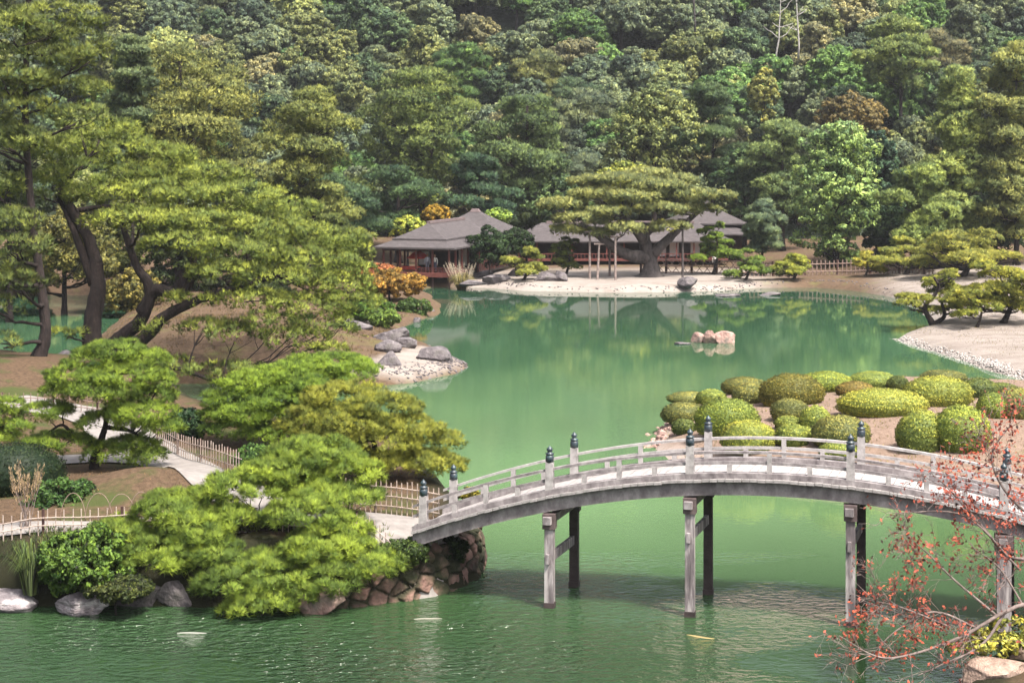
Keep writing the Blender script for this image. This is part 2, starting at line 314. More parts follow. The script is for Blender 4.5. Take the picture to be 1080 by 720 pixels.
MOUND = pxs([(690, 472), (712, 488), (760, 503), (830, 512), (900, 520), (1000, 535), (1070, 553), (1140, 590), (1180, 640), (1230, 720), (1400, 720), (1500, 430), (1250, 416), (1100, 410), (1040, 407), (980, 405), (920, 404), (860, 406), (800, 415), (750, 424), (715, 438), (698, 455)])
CORNER = pxs([(1005, 760), (1018, 720), (1040, 698), (1075, 683), (1130, 672), (1250, 668), (1400, 800), (1100, 1000)])
GRAVEL = pxs([(360, 404), (430, 404), (475, 394), (492, 386), (470, 374), (440, 378), (400, 390)])
def top_near(x, y):
    return 1.72 + .75 * np.exp(-(((x + 11.6) / 2.6) ** 2 + ((y - 50.2) / 2.2) ** 2)) + .9 * np.exp(-(((x + 25) / 6) ** 2 + ((y - 76) / 7) ** 2)) + .15 * (vnoise(x * .5, y * .5, 3) - .5)
def top_main(x, y):
    sp = np.exp(-(((x + 16) / 9) ** 2 + ((y - 98) / 9) ** 2))
    return .55 + .6 * smooth(-8, -20, x) + 1.4 * sp + .35 * (vnoise(x * .15, y * .15, 4) - .5) + 1.2 * smooth(22, 60, x) * smooth(95, 130, y) + 2.2 * np.exp(-(((x + 42) / 12) ** 2 + ((y - 155) / 14) ** 2)) + 1.0 * smooth(165, 200, y)
def top_mound(x, y):
    return .75 + .9 * np.exp(-(((x - 18) / 9) ** 2 + ((y - 66) / 9) ** 2)) + 1.0 * np.exp(-(((x - 18.5) / 4) ** 2 + ((y - 42) / 5) ** 2)) + .15 * (vnoise(x * .6, y * .6, 9) - .5)
def top_corner(x, y): return .45 + 0 * x
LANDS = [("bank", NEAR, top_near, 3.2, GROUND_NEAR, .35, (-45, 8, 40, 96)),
         ("ground", MAIN, top_main, .55, GROUND_MAIN, .6, (-110, 110, 84, 231.9)),
         ("ground", MOUND, top_mound, .5, GROUND_MOUND, .4, (3, 42, 36, 92)),
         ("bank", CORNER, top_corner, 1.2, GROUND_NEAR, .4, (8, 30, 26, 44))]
def land_h(L, x, y):
    d = poly_sd(x, y, L[1]); d = d + .35 * (vnoise(x * .9, y * .9, 11) - .5) + .9 * (vnoise(x * .25, y * .25, 12) - .5) * smooth(80, 95, y)
    top = L[2](x, y); return np.where(d > 0, top * (1 - np.exp(-np.maximum(d, 0) * L[3] / top * 1.6)), d * .6), d
def ground_z(x, y):
    x = np.atleast_1d(np.asarray(x, float)); y = np.atleast_1d(np.asarray(y, float)); z = np.full(x.shape, -1.0)
    for L in LANDS: z = np.maximum(z, land_h(L, x, y)[0])
    z = np.maximum(z, hill_z(x, y)); return float(z[0]) if z.size == 1 else z
def hill_z(x, y):
    s = np.maximum(y - 203 - 10 * (vnoise(x * .02, y * .01, 21) - .5) + .03 * np.abs(x), -10)
    return .4 + s * .2 + .36 * np.log1p(np.exp(s / 6)) * 6 + 6 * (vnoise(x * .03, y * .03, 22) - .5) * smooth(205, 230, y)
def grid_mesh(name, x0, x1, y0, y1, res, zf, mat, keep=None, attrf=None):
    xs = np.arange(x0, x1 + res / 2, res); ys = np.arange(y0, y1 + res / 2, res); X, Y = np.meshgrid(xs, ys); x = X.ravel(); y = Y.ravel()
    z, d = zf(x, y); nx, ny = len(xs), len(ys); idx = np.arange(nx * ny).reshape(ny, nx)
    q = np.stack((idx[:-1, :-1], idx[:-1, 1:], idx[1:, 1:], idx[1:, :-1]), -1).reshape(-1, 4)
    if keep is not None:
        k = keep(d); q = q[k[q].any(1)]
        used = np.unique(q); mp = np.full(nx * ny, -1); mp[used] = np.arange(len(used)); q = mp[q]; x, y, z, d = x[used], y[used], z[used], d[used]
    me = new_mesh(name, np.column_stack((x, y, z)), q.ravel(), np.full(len(q), 4), mat, attrf(x, y, d) if attrf else None, True)
    return structure(link(name, me))
def pale_main(x, y, d):
    g = smooth(-.4, .5, poly_sd(x, y, GRAVEL))
    px = 540 + x * F / y
    sand = smooth(470, 500, px) * (1 - smooth(770, 850, px)) * smooth(133, 140, y) * (1 - smooth(160, 170, y))
    edge = (1 - smooth(.5, 1.5, d)) * smooth(930, 950, px) * smooth(0, .1, d)
    lawn = .85 * smooth(900, 960, px) * (1 - smooth(150, 165, y))
    return {"pale": np.clip(np.maximum.reduce([g, sand, edge, lawn]), 0, 1)}
def pale_near(x, y, d): return {"pale": 0 * x, "shaded": 1 - smooth(.8, 1.7, d + .5 * (vnoise(x * 2, y * 2, 5) - .5))}  # dark band behind the shoreline: shade painted onto the bank front
def pale_mound(x, y, d): return {"pale": .75 * (1 - smooth(.2, 1.2, d))}
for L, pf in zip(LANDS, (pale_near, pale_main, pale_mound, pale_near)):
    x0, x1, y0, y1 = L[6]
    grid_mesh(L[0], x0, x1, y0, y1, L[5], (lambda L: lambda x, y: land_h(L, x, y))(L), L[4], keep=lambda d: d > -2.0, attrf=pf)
grid_mesh("hill", -280, 280, 196, 440, 4.0, lambda x, y: (hill_z(x, y), y), HILLMAT)
mb = MB(); mb.add([(-1500, -300, -2.2), (1500, -300, -2.2), (1500, 2500, -2.2), (-1500, 2500, -2.2)], [(0, 1, 2, 3)]); structure(mb.build("ground", BEDMAT))
mb = MB(); mb.add([(-400, -60, 0), (400, -60, 0), (400, 215, 0), (-400, 215, 0)], [(0, 1, 2, 3)]); structure(mb.build("water", WATER))

def draped_path(pts, width):
    c = spline(pts, 8); t = unit(np.gradient(c, axis=0)); nrm = np.column_stack((-t[:, 1], t[:, 0])); V = []; m = 7
    for k in np.linspace(-.5, .5, m): V.append(c + nrm * k * width)
    V = np.stack(V, 1).reshape(-1, 2); z = ground_z(V[:, 0], V[:, 1]) + .05; n = len(c); q = []
    for i in range(n - 1):
        for j in range(m - 1): q.append((i * m + j, i * m + j + 1, (i + 1) * m + j + 1, (i + 1) * m + j))
    me = new_mesh("path", np.column_stack((V, z)), np.array(q).ravel(), np.full(len(q), 4), PATH_MAT, None, True); return structure(link("path", me))
draped_path([(-1.9, 45.2), (-5, 46.2), (-8, 48.4), (-10.2, 51.6), (-12.3, 55.6), (-14.8, 60), (-17.5, 65), (-22, 68)], 2.3)
draped_path([(-5.2, 46.6), (-8.5, 46.3), (-12.5, 45.5), (-17.5, 44.95), (-22, 44.8)], 1.0)
draped_path([(-12.2, 55.2), (-15, 55.8), (-19, 54.8), (-24, 54)], 1.5)

hz = MB(); hz.box((0, 195, 65), (700, 500, 135.9)); hz_m = bpy.data.materials.new("haze"); hz_m.use_nodes = True; hn = hz_m.node_tree.nodes; hn.clear()
hv = hn.new("ShaderNodeVolumePrincipled"); hv.inputs['Color'].default_value = (.9, .93, 1, 1); hv.inputs['Density'].default_value = .00014; hv.inputs['Anisotropy'].default_value = .2
ho = hn.new("ShaderNodeOutputMaterial"); hz_m.node_tree.links.new(hv.outputs[0], ho.inputs['Volume']); tag(hz.build("haze", hz_m), kind="stuff")

# ------------------------------------------------------------------ foliage
def rnd_unit(r, n): return unit(r.normal(size=(n, 3)))
def needle_tris(r, P, N, L, Wd, k, spread, up=.25):
    """k narrow blades fanning out of each point"""
    n = len(P); P = np.repeat(P, k, 0); N = np.repeat(N, k, 0)
    d = unit(N + rnd_unit(r, n * k) * spread + np.array((0, 0, up))); s = unit(np.cross(d, rnd_unit(r, n * k)))
    ln = L * r.uniform(.65, 1.25, (n * k, 1)); V = np.stack((P - s * Wd / 2, P + s * Wd / 2, P + d * ln), 1)
    return V, np.repeat(np.arange(n), k)
def leaf_quads(r, P, N, S, bias=.7):
    n = len(P); nn = unit(N * bias + rnd_unit(r, n)); a = unit(np.cross(nn, rnd_unit(r, n))); b = np.cross(nn, a); s = S * r.uniform(.6, 1.35, (n, 1))
    return np.stack((P - a * s * .6, P + b * s * .32, P + a * s * .6, P - b * s * .32), 1)
def fol_mesh(name, V, tint, nrm=None):
    k = V.shape[1]; n = len(V)
    if nrm is None: nrm = np.repeat(np.array([[0, -.35, .9]]), n, 0) + np.random.RandomState(n).normal(0, .5, (n, 3))
    return new_mesh(name, V.reshape(-1, 3), np.arange(n * k), np.full(n, k), FOL, fattr={"tint": np.clip(tint, 0, 1)}, fvec={"outward": unit(nrm)})
def pad_clumps(r, pads, cr, dens=1.0, low=-.45):
    """pads: (centre, rx, ry, rz) ellipsoids -> clump centres, outward directions, tint of the clump"""
    C, D, T = [], [], []
    for c, rx, ry, rz in pads:
        n = max(5, int(dens * 1.9 * (rx * ry + .5 * rz * (rx + ry)) / cr ** 2))
        u = rnd_unit(r, n * 3); u = u[u[:, 2] > low][:n]; s = r.uniform(.72, 1.06, (len(u), 1))
        C.append(np.asarray(c) + u * s * np.array((rx, ry, rz))); D.append(unit(u / np.array((rx, ry, rz))))
        T.append(r.normal(.5, .13, len(u)) + r.normal(0, .07))
    return np.concatenate(C), np.concatenate(D), np.concatenate(T)
def pine_foliage(seed, pads, cr, tufts, blade, bw, k=6, spread=.9, dens=1.0, low=-.45):
    r = np.random.RandomState(seed); C, D, T = pad_clumps(r, pads, cr, dens, low); n = len(C)
    v = unit(rnd_unit(r, n * tufts) + np.repeat(D, tufts, 0) * .5 + np.array((0, 0, .35)))
    rad = cr * r.uniform(.25, 1, (n * tufts, 1)) ** .5 * np.repeat(r.uniform(.7, 1.25, (n, 1)), tufts, 0)
    P = np.repeat(C, tufts, 0) + v * rad * np.array((1.15, 1.15, .75)); N = unit(v + np.array((0, 0, .5)))
    V, idx = needle_tris(r, P, N, blade, bw, k, spread)
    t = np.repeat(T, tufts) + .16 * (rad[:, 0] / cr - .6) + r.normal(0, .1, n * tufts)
    o = unit(v * .75 + np.repeat(D, tufts, 0) * .45 + np.array((0, 0, .2))) + r.normal(0, .42, (n * tufts, 3)); return V, t[idx], o[idx]
def leaf_foliage(seed, pads, cr, leaves, size, dens=1.0, low=-.5, flat=.8):
    r = np.random.RandomState(seed); C, D, T = pad_clumps(r, pads, cr, dens, low); n = len(C)
    v = unit(rnd_unit(r, n * leaves) + np.repeat(D, leaves, 0) * .55 + np.array((0, 0, .25)))
    rad = cr * r.uniform(.2, 1, (n * leaves, 1)) ** .45 * np.repeat(r.uniform(.65, 1.3, (n, 1)), leaves, 0)
    P = np.repeat(C, leaves, 0) + v * rad * np.array((1, 1, flat)); o = unit(v * .75 + np.repeat(D, leaves, 0) * .45 + np.array((0, 0, .15))) + r.normal(0, .45, (n * leaves, 3))
    return leaf_quads(r, P, v, size), np.repeat(T, leaves) + r.normal(0, .13, n * leaves), o

def limb_pts(r, a, b, sag=.25, n=6, wob=.06):
    """a crooked limb from a to b"""
    a = np.asarray(a, float); b = np.asarray(b, float); L = np.linalg.norm(b - a); ctrl = (a + b) / 2 + np.array((0, 0, -sag * L * .4)) + r.normal(0, wob * L, 3)
    t = np.linspace(0, 1, n + 1)[:, None]; p = (1 - t) ** 2 * a + 2 * t * (1 - t) * ctrl + t * t * b; p[1:-1] += r.normal(0, wob * .35 * L, (n - 1, 3)); return p
def trunk_mesh(seed, stems, pads, mat, twig_r=.05, name="trunk", limb_r=.45, flare=1.5, sides=9):
    """stems: list of (points, r0, r1); a limb grows to each pad from the nearest stem point"""
    r = np.random.RandomState(seed); m = MB(); allp, allr = [], []
    for i, (pts, r0, r1) in enumerate(stems):
        p = spline(pts, 6); t = np.linspace(0, 1, len(p)); rad = r0 + (r1 - r0) * t ** .8
        if i == 0: rad = rad * (1 + (flare - 1) * np.exp(-t * 14))
        m.tube(p, rad, sides, .1, seed + i); allp.append(p); allr.append(rad)
    A = np.concatenate(allp); R = np.concatenate(allr); zb = A[:, 2].min()
    for c, rx, ry, rz in pads:
        c = np.asarray(c, float); tgt = c + np.array((0, 0, -rz * .55)); dd = A - tgt; hd = np.linalg.norm(dd[:, :2], axis=1)
        cost = np.linalg.norm(dd, axis=1) + 1.2 * np.maximum(A[:, 2] - (tgt[2] - .25 * hd), 0) + 8 * (A[:, 2] < zb + .6)
        j = int(np.argmin(cost)); L = np.linalg.norm(A[j] - tgt)
        if L < .05: continue
        p = limb_pts(r, A[j], tgt, .25, 6); r0 = min(R[j] * limb_r * 1.3, max(twig_r, L * .045)); m.tube(p, np.linspace(r0, r0 * .4, len(p)), 6, .08, seed)
        for q in range(3):
            e = c + np.array((r.uniform(-.8, .8) * rx, r.uniform(-.8, .8) * ry, r.uniform(-.2, .3) * rz)); p2 = limb_pts(r, p[4], e, .1, 4); m.tube(p2, np.linspace(r0 * .45, r0 * .12, len(p2)), 5)
    return m.build(name, mat, None, True)

def relocate(o, root):
    """parent a mesh built in world space to a root empty, keeping it in place"""
    me = o.data; loc = np.array(root.location)
    n = len(me.vertices); co = np.empty(n * 3, dtype=np.float32); me.vertices.foreach_get("co", co); co = co.reshape(-1, 3) - loc.astype(np.float32)
    me.vertices.foreach_set("co", co.ravel()); me.update(); o.parent = root
def make_tree(name, label, base, stems, pads, color, seed, kind='pine', cr=.3, tufts=40, blade=.14, bw=.02, k=6, dens=1.0, bark=None, group=None, cat="tree", low=-.45, spread=.9, twig_r=.05, flat=.8, flare=1.5):
    root = empty(name, base, label, cat, group)
    tr = trunk_mesh(seed, stems, pads, bark or BARK, twig_r, flare=flare); relocate(tr, root)
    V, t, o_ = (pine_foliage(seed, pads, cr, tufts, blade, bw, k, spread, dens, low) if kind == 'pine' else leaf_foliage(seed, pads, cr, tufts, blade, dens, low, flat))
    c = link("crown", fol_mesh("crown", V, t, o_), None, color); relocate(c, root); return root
def px_pads(lst, Y, depth=.8):
    """(px, py, half width, half height, depth offset) -> ellipsoids"""
    out = []
    for e in lst:
        px, py, hw, hh = e[:4]; dy = e[4] if len(e) > 4 else 0; c = W(px, py, Y + dy); s = (Y + dy) / F; out.append((c, hw * s, hw * s * depth, hh * s))
    return out
def auto_pads(seed, cx, cy, hw, hh, Y, n, flat=.32, shape='dome'):
    """layered pads filling a crown outline (photo pixels) at depth Y"""
    r = np.random.RandomState(seed); out = []; s = Y / F
    for i in range(n):
        t = (i + r.uniform(0, .8)) / n                      # 0 bottom .. 1 top
        w = (math.sqrt(max(.05, 1 - ((t - .3) / .72) ** 2)) if shape == 'dome' else (1.05 - t) ** .75 if shape == 'cone' else .55 + .45 * math.sin(math.pi * (t * .85 + .12)))
        a = r.uniform(0, 2 * math.pi); q = math.sqrt(r.uniform(.05, 1)) * w; pw = hw * r.uniform(.3, .5) * (.55 + .45 * w)
        px = cx + math.cos(a) * max(0, hw * q - pw * .6); dy = math.sin(a) * max(0, hw * q - pw * .6) * s
        py = cy + hh - 2 * hh * (t * .93 + .03); c = W(px, py, Y + dy); out.append((c, pw * s, pw * s * .9, pw * s * flat))
    return out
def simple_tree(name, label, cx, cy, hw, hh, Y, color, seed, kind='pine', n=16, shape='dome', base_px=None, flat=.32, group=None, cr=None, tufts=None, blade=None, bark=None, lean=0, dens=1.0, trunk_r=None):
    """a tree whose crown fills the given outline; the trunk runs to the ground below it"""
    bx = ((base_px if base_px is not None else cx) - 540) * Y / F; bz = ground_z(bx, Y) - .1; s = Y / F
    pads = auto_pads(seed, cx, cy, hw, hh, Y, n, flat, shape)
    if kind == 'leaf': pads = [(W(cx, cy + hh * .06, Y), hw * s * .84, hw * s * .8, hh * s * .86)] + [(c_, a_ * .8, b_ * .8, d_ * .8) for c_, a_, b_, d_ in pads]
    top = W(cx, cy - hh * .8, Y); base = np.array((bx, Y, bz)); mid = base + (top - base) * .45 + np.array((lean, 0, 0)); tr = trunk_r or max(.12, hw * s * .065)
    return make_tree(name, label, base, [([base, mid, top], tr, tr * .3)], pads, color, seed, kind, cr or max(.28, hw * s * .09), tufts or (20 if kind == 'pine' else 34), blade or (max(.16, Y * .0022) if kind == 'pine' else max(.14, Y * .0017)),
                     max(.03, Y * .0005), 5, dens, bark, group, "tree")

# ---- wooded hillside: individual trees, shared meshes
HILL_KINDS = []
def hill_kind(word, pads, leaf, cr, n, seed, kind='leaf', dens=1.0):
    V, t, o_ = leaf_foliage(seed, pads, cr, n, leaf, dens, -.35, .85) if kind == 'leaf' else pine_foliage(seed, pads, cr, n, leaf * 1.5, .09, 4, 1.0, dens)
    top = max(p[0][2] for p in pads); m = MB(); m.tube([(0, 0, -1.5), (.15, .1, top * .45), (0, 0, top * .9)], (.32, .24, .1), 7)
    o = m.build("trunk", BARK_GREY, None, True); me = o.data; bpy.data.objects.remove(o); HILL_KINDS.append((word, me, fol_mesh("crown", V, t, o_)))
def rp(seed, n, R, h0, h1, pr):
    r = np.random.RandomState(seed); return [(np.array((r.uniform(-R, R), r.uniform(-R, R), r.uniform(h0, h1))), pr * r.uniform(.8, 1.2), pr * r.uniform(.8, 1.2), pr * r.uniform(.65, 1)) for _ in range(n)]
hill_kind("rounded", [(np.array((0, 0, 4.6)), 3.6, 3.6, 3.6)] + rp(1, 6, 2.3, 4, 7.6, 1.8), .36, .46, 64, 1)
hill_kind("billowy", rp(2, 12, 2.7, 2.4, 7.2, 2.1), .34, .42, 62, 2)
hill_kind("domed", [(np.array((0, 0, 4.4)), 4.0, 3.8, 3.1)] + rp(3, 7, 3.0, 4, 6.4, 1.6), .42, .5, 66, 3)
hill_kind("upright", [(np.array((0, 0, 5.4)), 2.6, 2.6, 4.4)] + rp(4, 8, 1.7, 3, 9, 1.5), .33, .42, 62, 4)
hill_kind("layered", [(np.array((math.cos(i * 2.4) * 1.5, math.sin(i * 2.4) * 1.8, 2.5 + i * .66)), 2.5 - i * .1, 2.5 - i * .1, .75) for i in range(10)], .32, .5, 22, 5, 'pine', 1.0)
HCOL = {"dark green": (.03, .045, .024), "grey-green": (.056, .067, .04), "olive green": (.066, .072, .03), "brownish olive": (.078, .073, .042), "mid green": (.042, .072, .024), "yellowish green": (.085, .095, .04), "greyish dark green": (.034, .046, .032)}
rh = np.random.RandomState(77)
def hill_label(col, word, px, v):
    side = ("above the slim-trunked left pine" if px < 130 else "above the leaning garden pine" if px < 330 else "behind the low tea house" if px < 520 else "behind the spreading propped pine" if px < 700 else "behind the garden building's roof" if px < 830 else "above the pale leafy broadleaf tree" if px < 950 else "above the right edge conifers")
    row = ("at the foot of" if v < .3 else "halfway up" if v < .62 else "high on"); return f"{col} {word} tree {row} the hill {side}"
cells = []; yy = 204.0
while yy < 288:
    st = 6.3 + (yy - 204) * .018; half = (600 * yy / F); xx = -half + rh.uniform(0, st)
    while xx < half: cells.append((xx + rh.uniform(-1.9, 1.9), yy + rh.uniform(-1.9, 1.9))); xx += st
    yy += st * .98
n_hill = 0
for x, y in cells:
    z = float(hill_z(np.array([x]), np.array([y]))[0]); px = 540 + x * F / y; py = HY + (H - z - 9) * F / y
    if py < -50 or py > 200 or n_hill >= 296: continue
    k = rh.choice(5, p=[.27, .27, .2, .14, .12]); nz = float(vnoise(np.array([x * .06]), np.array([y * .06]), 31)[0]); names = list(HCOL)
    pr = np.array([.16, .3, .17, .08 + .22 * max(0, nz - .5), .13, .05, .13]); ci = names[rh.choice(7, p=pr / pr.sum())]
    word, tme, cme = HILL_KINDS[k]
    root = empty("hill_tree", (x, y, z - .3), hill_label(ci, word, px, (y - 204) / 84), "tree", f"trees on the wooded hillside", rh.uniform(0, 6.28)); s = rh.uniform(.85, 1.25); root.scale = (s, s, s * rh.uniform(.85, 1.15))
    link("trunk", tme, root); link("crown", cme, root, tuple(np.array(HCOL[ci]) * rh.uniform(2.6, 3.4))); n_hill += 1

# bare pale dead trees near the top right
for i, (px, py0, py1, ln) in enumerate(((842, 48, -25, 1), (818, 52, -10, -1.2), (733, 20, -20, .2))):
    Y = 226 + i * 3; a = W(px, py0 + 14, Y); b = W(px - ln * 5, py1, Y); root = empty("bare_tree", a, ["straight bare white tree trunk rising from the upper right woods", "slanting bare white tree trunk left of the straight one in the upper right woods", "dark thin bare trunk at the top edge above the propped pine"][i], "dead tree", "bare trunks in the hillside woods")
    r = np.random.RandomState(i); m = MB(); p = limb_pts(r, a, b, 0, 6, .015); m.tube(p, np.linspace(.15, .05, 7), 6)
    for j in range(6):
        q = p[2 + j % 4]; m.tube(limb_pts(r, q, q + np.array((r.uniform(-2.2, 2.2), r.uniform(-1, 1), r.uniform(.6, 2.4))), .2, 4), np.linspace(.09, .03, 5), 5)
    o = m.build("trunk", DEADWOOD if i < 2 else BARK_GREY, None, True); relocate(o, root)

# ---- trees between the pond and the hill (photo outline, depth, colour)
G_BACK = "trees behind the pond"
MID = [  # name, label, cx, cy, hw, hh, Y, colour, kind, n, shape
 ("pine_tree", "broad pale olive pine crown left behind the leaning garden pine", 190, 125, 90, 75, 132, (.1, .105, .036), 'pine', 30, 'dome'),
 ("pine_tree", "dull grey-green pine between the tall left pine and the pale olive crown", 140, 95, 40, 60, 128, (.062, .08, .04), 'pine', 18, 'dome'),
 ("pine_tree", "olive layered pine whose crown steps down toward the low tea house", 330, 170, 62, 78, 138, (.088, .098, .032), 'pine', 28, 'dome'),
 ("pine_tree", "dark green pine under the olive layered pine left of the tea house", 350, 225, 58, 40, 146, (.03, .05, .026), 'pine', 18, 'dome'),
 ("broadleaf_tree", "dark leafy tree behind the yellow-tinged shrub left of the tea house", 290, 240, 55, 50, 150, (.04, .062, .024), 'leaf', 16, 'dome'),
 ("pine_tree", "wide flat-layered pine with yellow-green tops behind the tea house ridge", 445, 150, 74, 78, 182, (.072, .092, .03), 'pine', 30, 'dome'),
 ("pine_tree", "dark pine filling the gap behind the tea house roof", 420, 212, 58, 34, 172, (.032, .055, .026), 'pine', 16, 'dome'),
 ("pine_tree", "dark blue-green pine directly behind the tea house peak", 505, 205, 46, 42, 180, (.028, .052, .03), 'pine', 16, 'dome'),
 ("pine_tree", "flat-topped pine with a straight dark trunk behind the propped pine", 556, 150, 62, 48, 186, (.056, .08, .034), 'pine', 22, 'dome'),
 ("broadleaf_tree", "low dark tree below the flat-topped pine with the straight trunk", 585, 215, 45, 28, 184, (.035, .055, .024), 'leaf', 12, 'dome'),
 ("broadleaf_tree", "yellow-green bushy tree peeking over the propped pine from behind", 655, 192, 42, 20, 178, (.12, .13, .03), 'leaf', 12, 'dome'),
 ("broadleaf_tree", "soft olive round-headed tree behind the propped pine", 690, 140, 60, 48, 190, (.088, .1, .04), 'leaf', 22, 'dome'),
 ("pine_tree", "bluish green pine right of the soft olive round-headed tree", 752, 140, 44, 52, 192, (.05, .075, .036), 'pine', 22, 'dome'),
 ("broadleaf_tree", "dark mixed tree behind the right-hand roof", 785, 195, 42, 40, 188, (.034, .055, .024), 'leaf', 14, 'dome'),
 ("pine_tree", "dark olive pine left of the pale leafy broadleaf tree", 825, 180, 48, 54, 184, (.05, .066, .028), 'pine', 20, 'dome'),
 ("broadleaf_tree", "orange-brown tinted tree on the hill foot above the pale broadleaf tree", 897, 122, 42, 22, 198, (.07, .055, .025), 'leaf', 12, 'dome'),
 ("broadleaf_tree", "pale yellow-green drooping tree low on the hill right of centre", 806, 100, 18, 28, 206, (.13, .125, .04), 'leaf', 10, 'tall'),
 ("pine_tree", "light olive umbrella-topped pine on the hill above the orange-tinted tree", 950, 55, 48, 36, 214, (.075, .095, .034), 'pine', 16, 'dome'),
 ("broadleaf_tree", "tall pale leafy broadleaf tree with a rounded dense crown at the far bank", 882, 205, 54, 76, 166, (.085, .115, .042), 'leaf', 34, 'tall'),
 ("broadleaf_tree", "very dark tree tucked right behind the pale leafy broadleaf tree", 925, 205, 32, 68, 170, (.014, .026, .016), 'leaf', 20, 'tall'),
 ("conifer_tree", "tall pointed yellow-green conifer near the right edge", 1010, 165, 54, 95, 160, (.075, .088, .03), 'pine', 44, 'cone'),
 ("conifer_tree", "tall conifer cut off by the right edge of the picture", 1072, 150, 46, 105, 158, (.085, .09, .034), 'pine', 44, 'tall'),
 ("conifer_tree", "lower spreading conifer branches at the foot of the pointed conifer", 975, 215, 46, 40, 157, (.062, .078, .026), 'pine', 22, 'dome'),
 ("broadleaf_tree", "dark undergrowth tree behind the right bank pines", 1050, 230, 50, 30, 166, (.022, .036, .016), 'leaf', 14, 'dome'),
 ("broadleaf_tree", "dark low tree beside the foot of the pale leafy broadleaf tree", 945, 240, 34, 28, 168, (.02, .034, .016), 'leaf', 12, 'dome'),
 ("pine_tree", "bluish silver-green pine standing right of the right-hand roof", 804, 238, 26, 28, 158, (.075, .1, .062), 'pine', 16, 'dome'),
 ("broadleaf_tree", "small orange-yellow tree peeping over the tea house roof", 459, 226, 17, 10, 170, (.32, .2, .03), 'leaf', 8, 'dome'),
 ("broadleaf_tree", "yellow-green bush behind the left slope of the tea house roof", 430, 238, 22, 9, 166, (.16, .17, .03), 'leaf', 8, 'dome'),
 ("broadleaf_tree", "bright green bush behind the right slope of the tea house peak", 525, 228, 18, 8, 172, (.1, .14, .03), 'leaf', 8, 'dome'),
]
for i, (nm, lab, cx, cy, hw, hh, Y, c, kd, n, sh) in enumerate(MID):
    simple_tree(nm, lab, cx, cy, hw, hh, Y, tuple(np.array(c) * (3.6 if 'pale leafy' in lab else 4.3 if nm == 'conifer_tree' else 1.0 if 'orange-y' in lab or 'very dark' in lab else 2.5)), 200 + i, kd, n, sh, group=G_BACK, flat=(.55 if nm == 'conifer_tree' else .32 if kd == 'pine' else .62), dens=(1.0 if kd == 'pine' else .8))
exec_left = True

# ---- big pines on the left
T1 = px_pads([(20, -5, 60, 16, 1), (60, 20, 50, 14, -1), (15, 35, 55, 15, -2), (75, 45, 40, 12, 1), (40, 65, 55, 14, 0), (95, 60, 24, 9, -1), (5, 85, 45, 14, -2), (60, 95, 50, 13, 1), (20, 118, 50, 14, 0), (80, 125, 34, 11, -1), (-20, 20, 40, 18, 0), (-25, 140, 50, 16, 1), (10, 150, 40, 12, -2),
              (5, 235, 34, 14, -2), (18, 262, 34, 11, -3), (-15, 280, 34, 14, -2), (22, 300, 24, 8, -3), (0, 325, 26, 10, -2), (-10, 195, 30, 14, -1), (4, 362, 12, 9, -3)], 80, .9)
base = np.array((*W(40, 397, 79.5)[:2], ground_z(*W(40, 397, 79.5)[:2]) - .15))
make_tree("pine_tree", "very tall slim-trunked pine at the left edge of the garden", base, [([base, W(48, 350, 79.5), W(42, 290, 79.8), W(33, 220, 80), W(27, 120, 80.3), W(30, 0, 80.5), W(35, -60, 80.5)], .33, .1)], T1, (.19, .225, .06), 41, cr=.38, tufts=18, blade=.28, bw=.028, k=8, dens=.62, twig_r=.06)
T2 = px_pads([(60, 160, 50, 16, 2), (105, 140, 45, 14, 1), (150, 165, 55, 14, 0), (95, 185, 55, 14, -1), (205, 185, 55, 13, 1), (130, 205, 55, 13, -2), (185, 205, 55, 14, -1), (245, 208, 55, 13, 0), (290, 222, 45, 12, 1), (150, 232, 55, 12, -3), (215, 237, 60, 13, -2), (285, 245, 60, 13, -1), (340, 252, 42, 11, 0), (358, 263, 28, 9, 0),
              (195, 258, 45, 10, -4), (255, 266, 55, 12, -3), (325, 275, 50, 11, -2), (366, 286, 26, 9, -1), (235, 288, 38, 9, -4), (300, 296, 50, 11, -3), (352, 302, 44, 11, -2), (270, 318, 36, 9, -4), (325, 325, 50, 12, -3), (345, 343, 34, 10, -3), (285, 340, 32, 9, -4),
              (215, 345, 30, 6, -3), (72, 353, 20, 4, -2), (160, 345, 18, 5, -3), (250, 352, 34, 7, -4), (372, 322, 30, 10, -2), (310, 358, 34, 9, -4), (200, 318, 30, 7, -3), (340, 372, 26, 6, -5), (235, 392, 40, 6, -5), (180, 386, 26, 6, -4), (40, 200, 40, 13, 0), (120, 150, 40, 12, 4), (160, 185, 50, 12, 4), (270, 232, 50, 12, 4), (330, 265, 45, 10, 4)], 85, .9)
base = np.array((*W(100, 388, 84)[:2], ground_z(*W(100, 388, 84)[:2]) - .2))
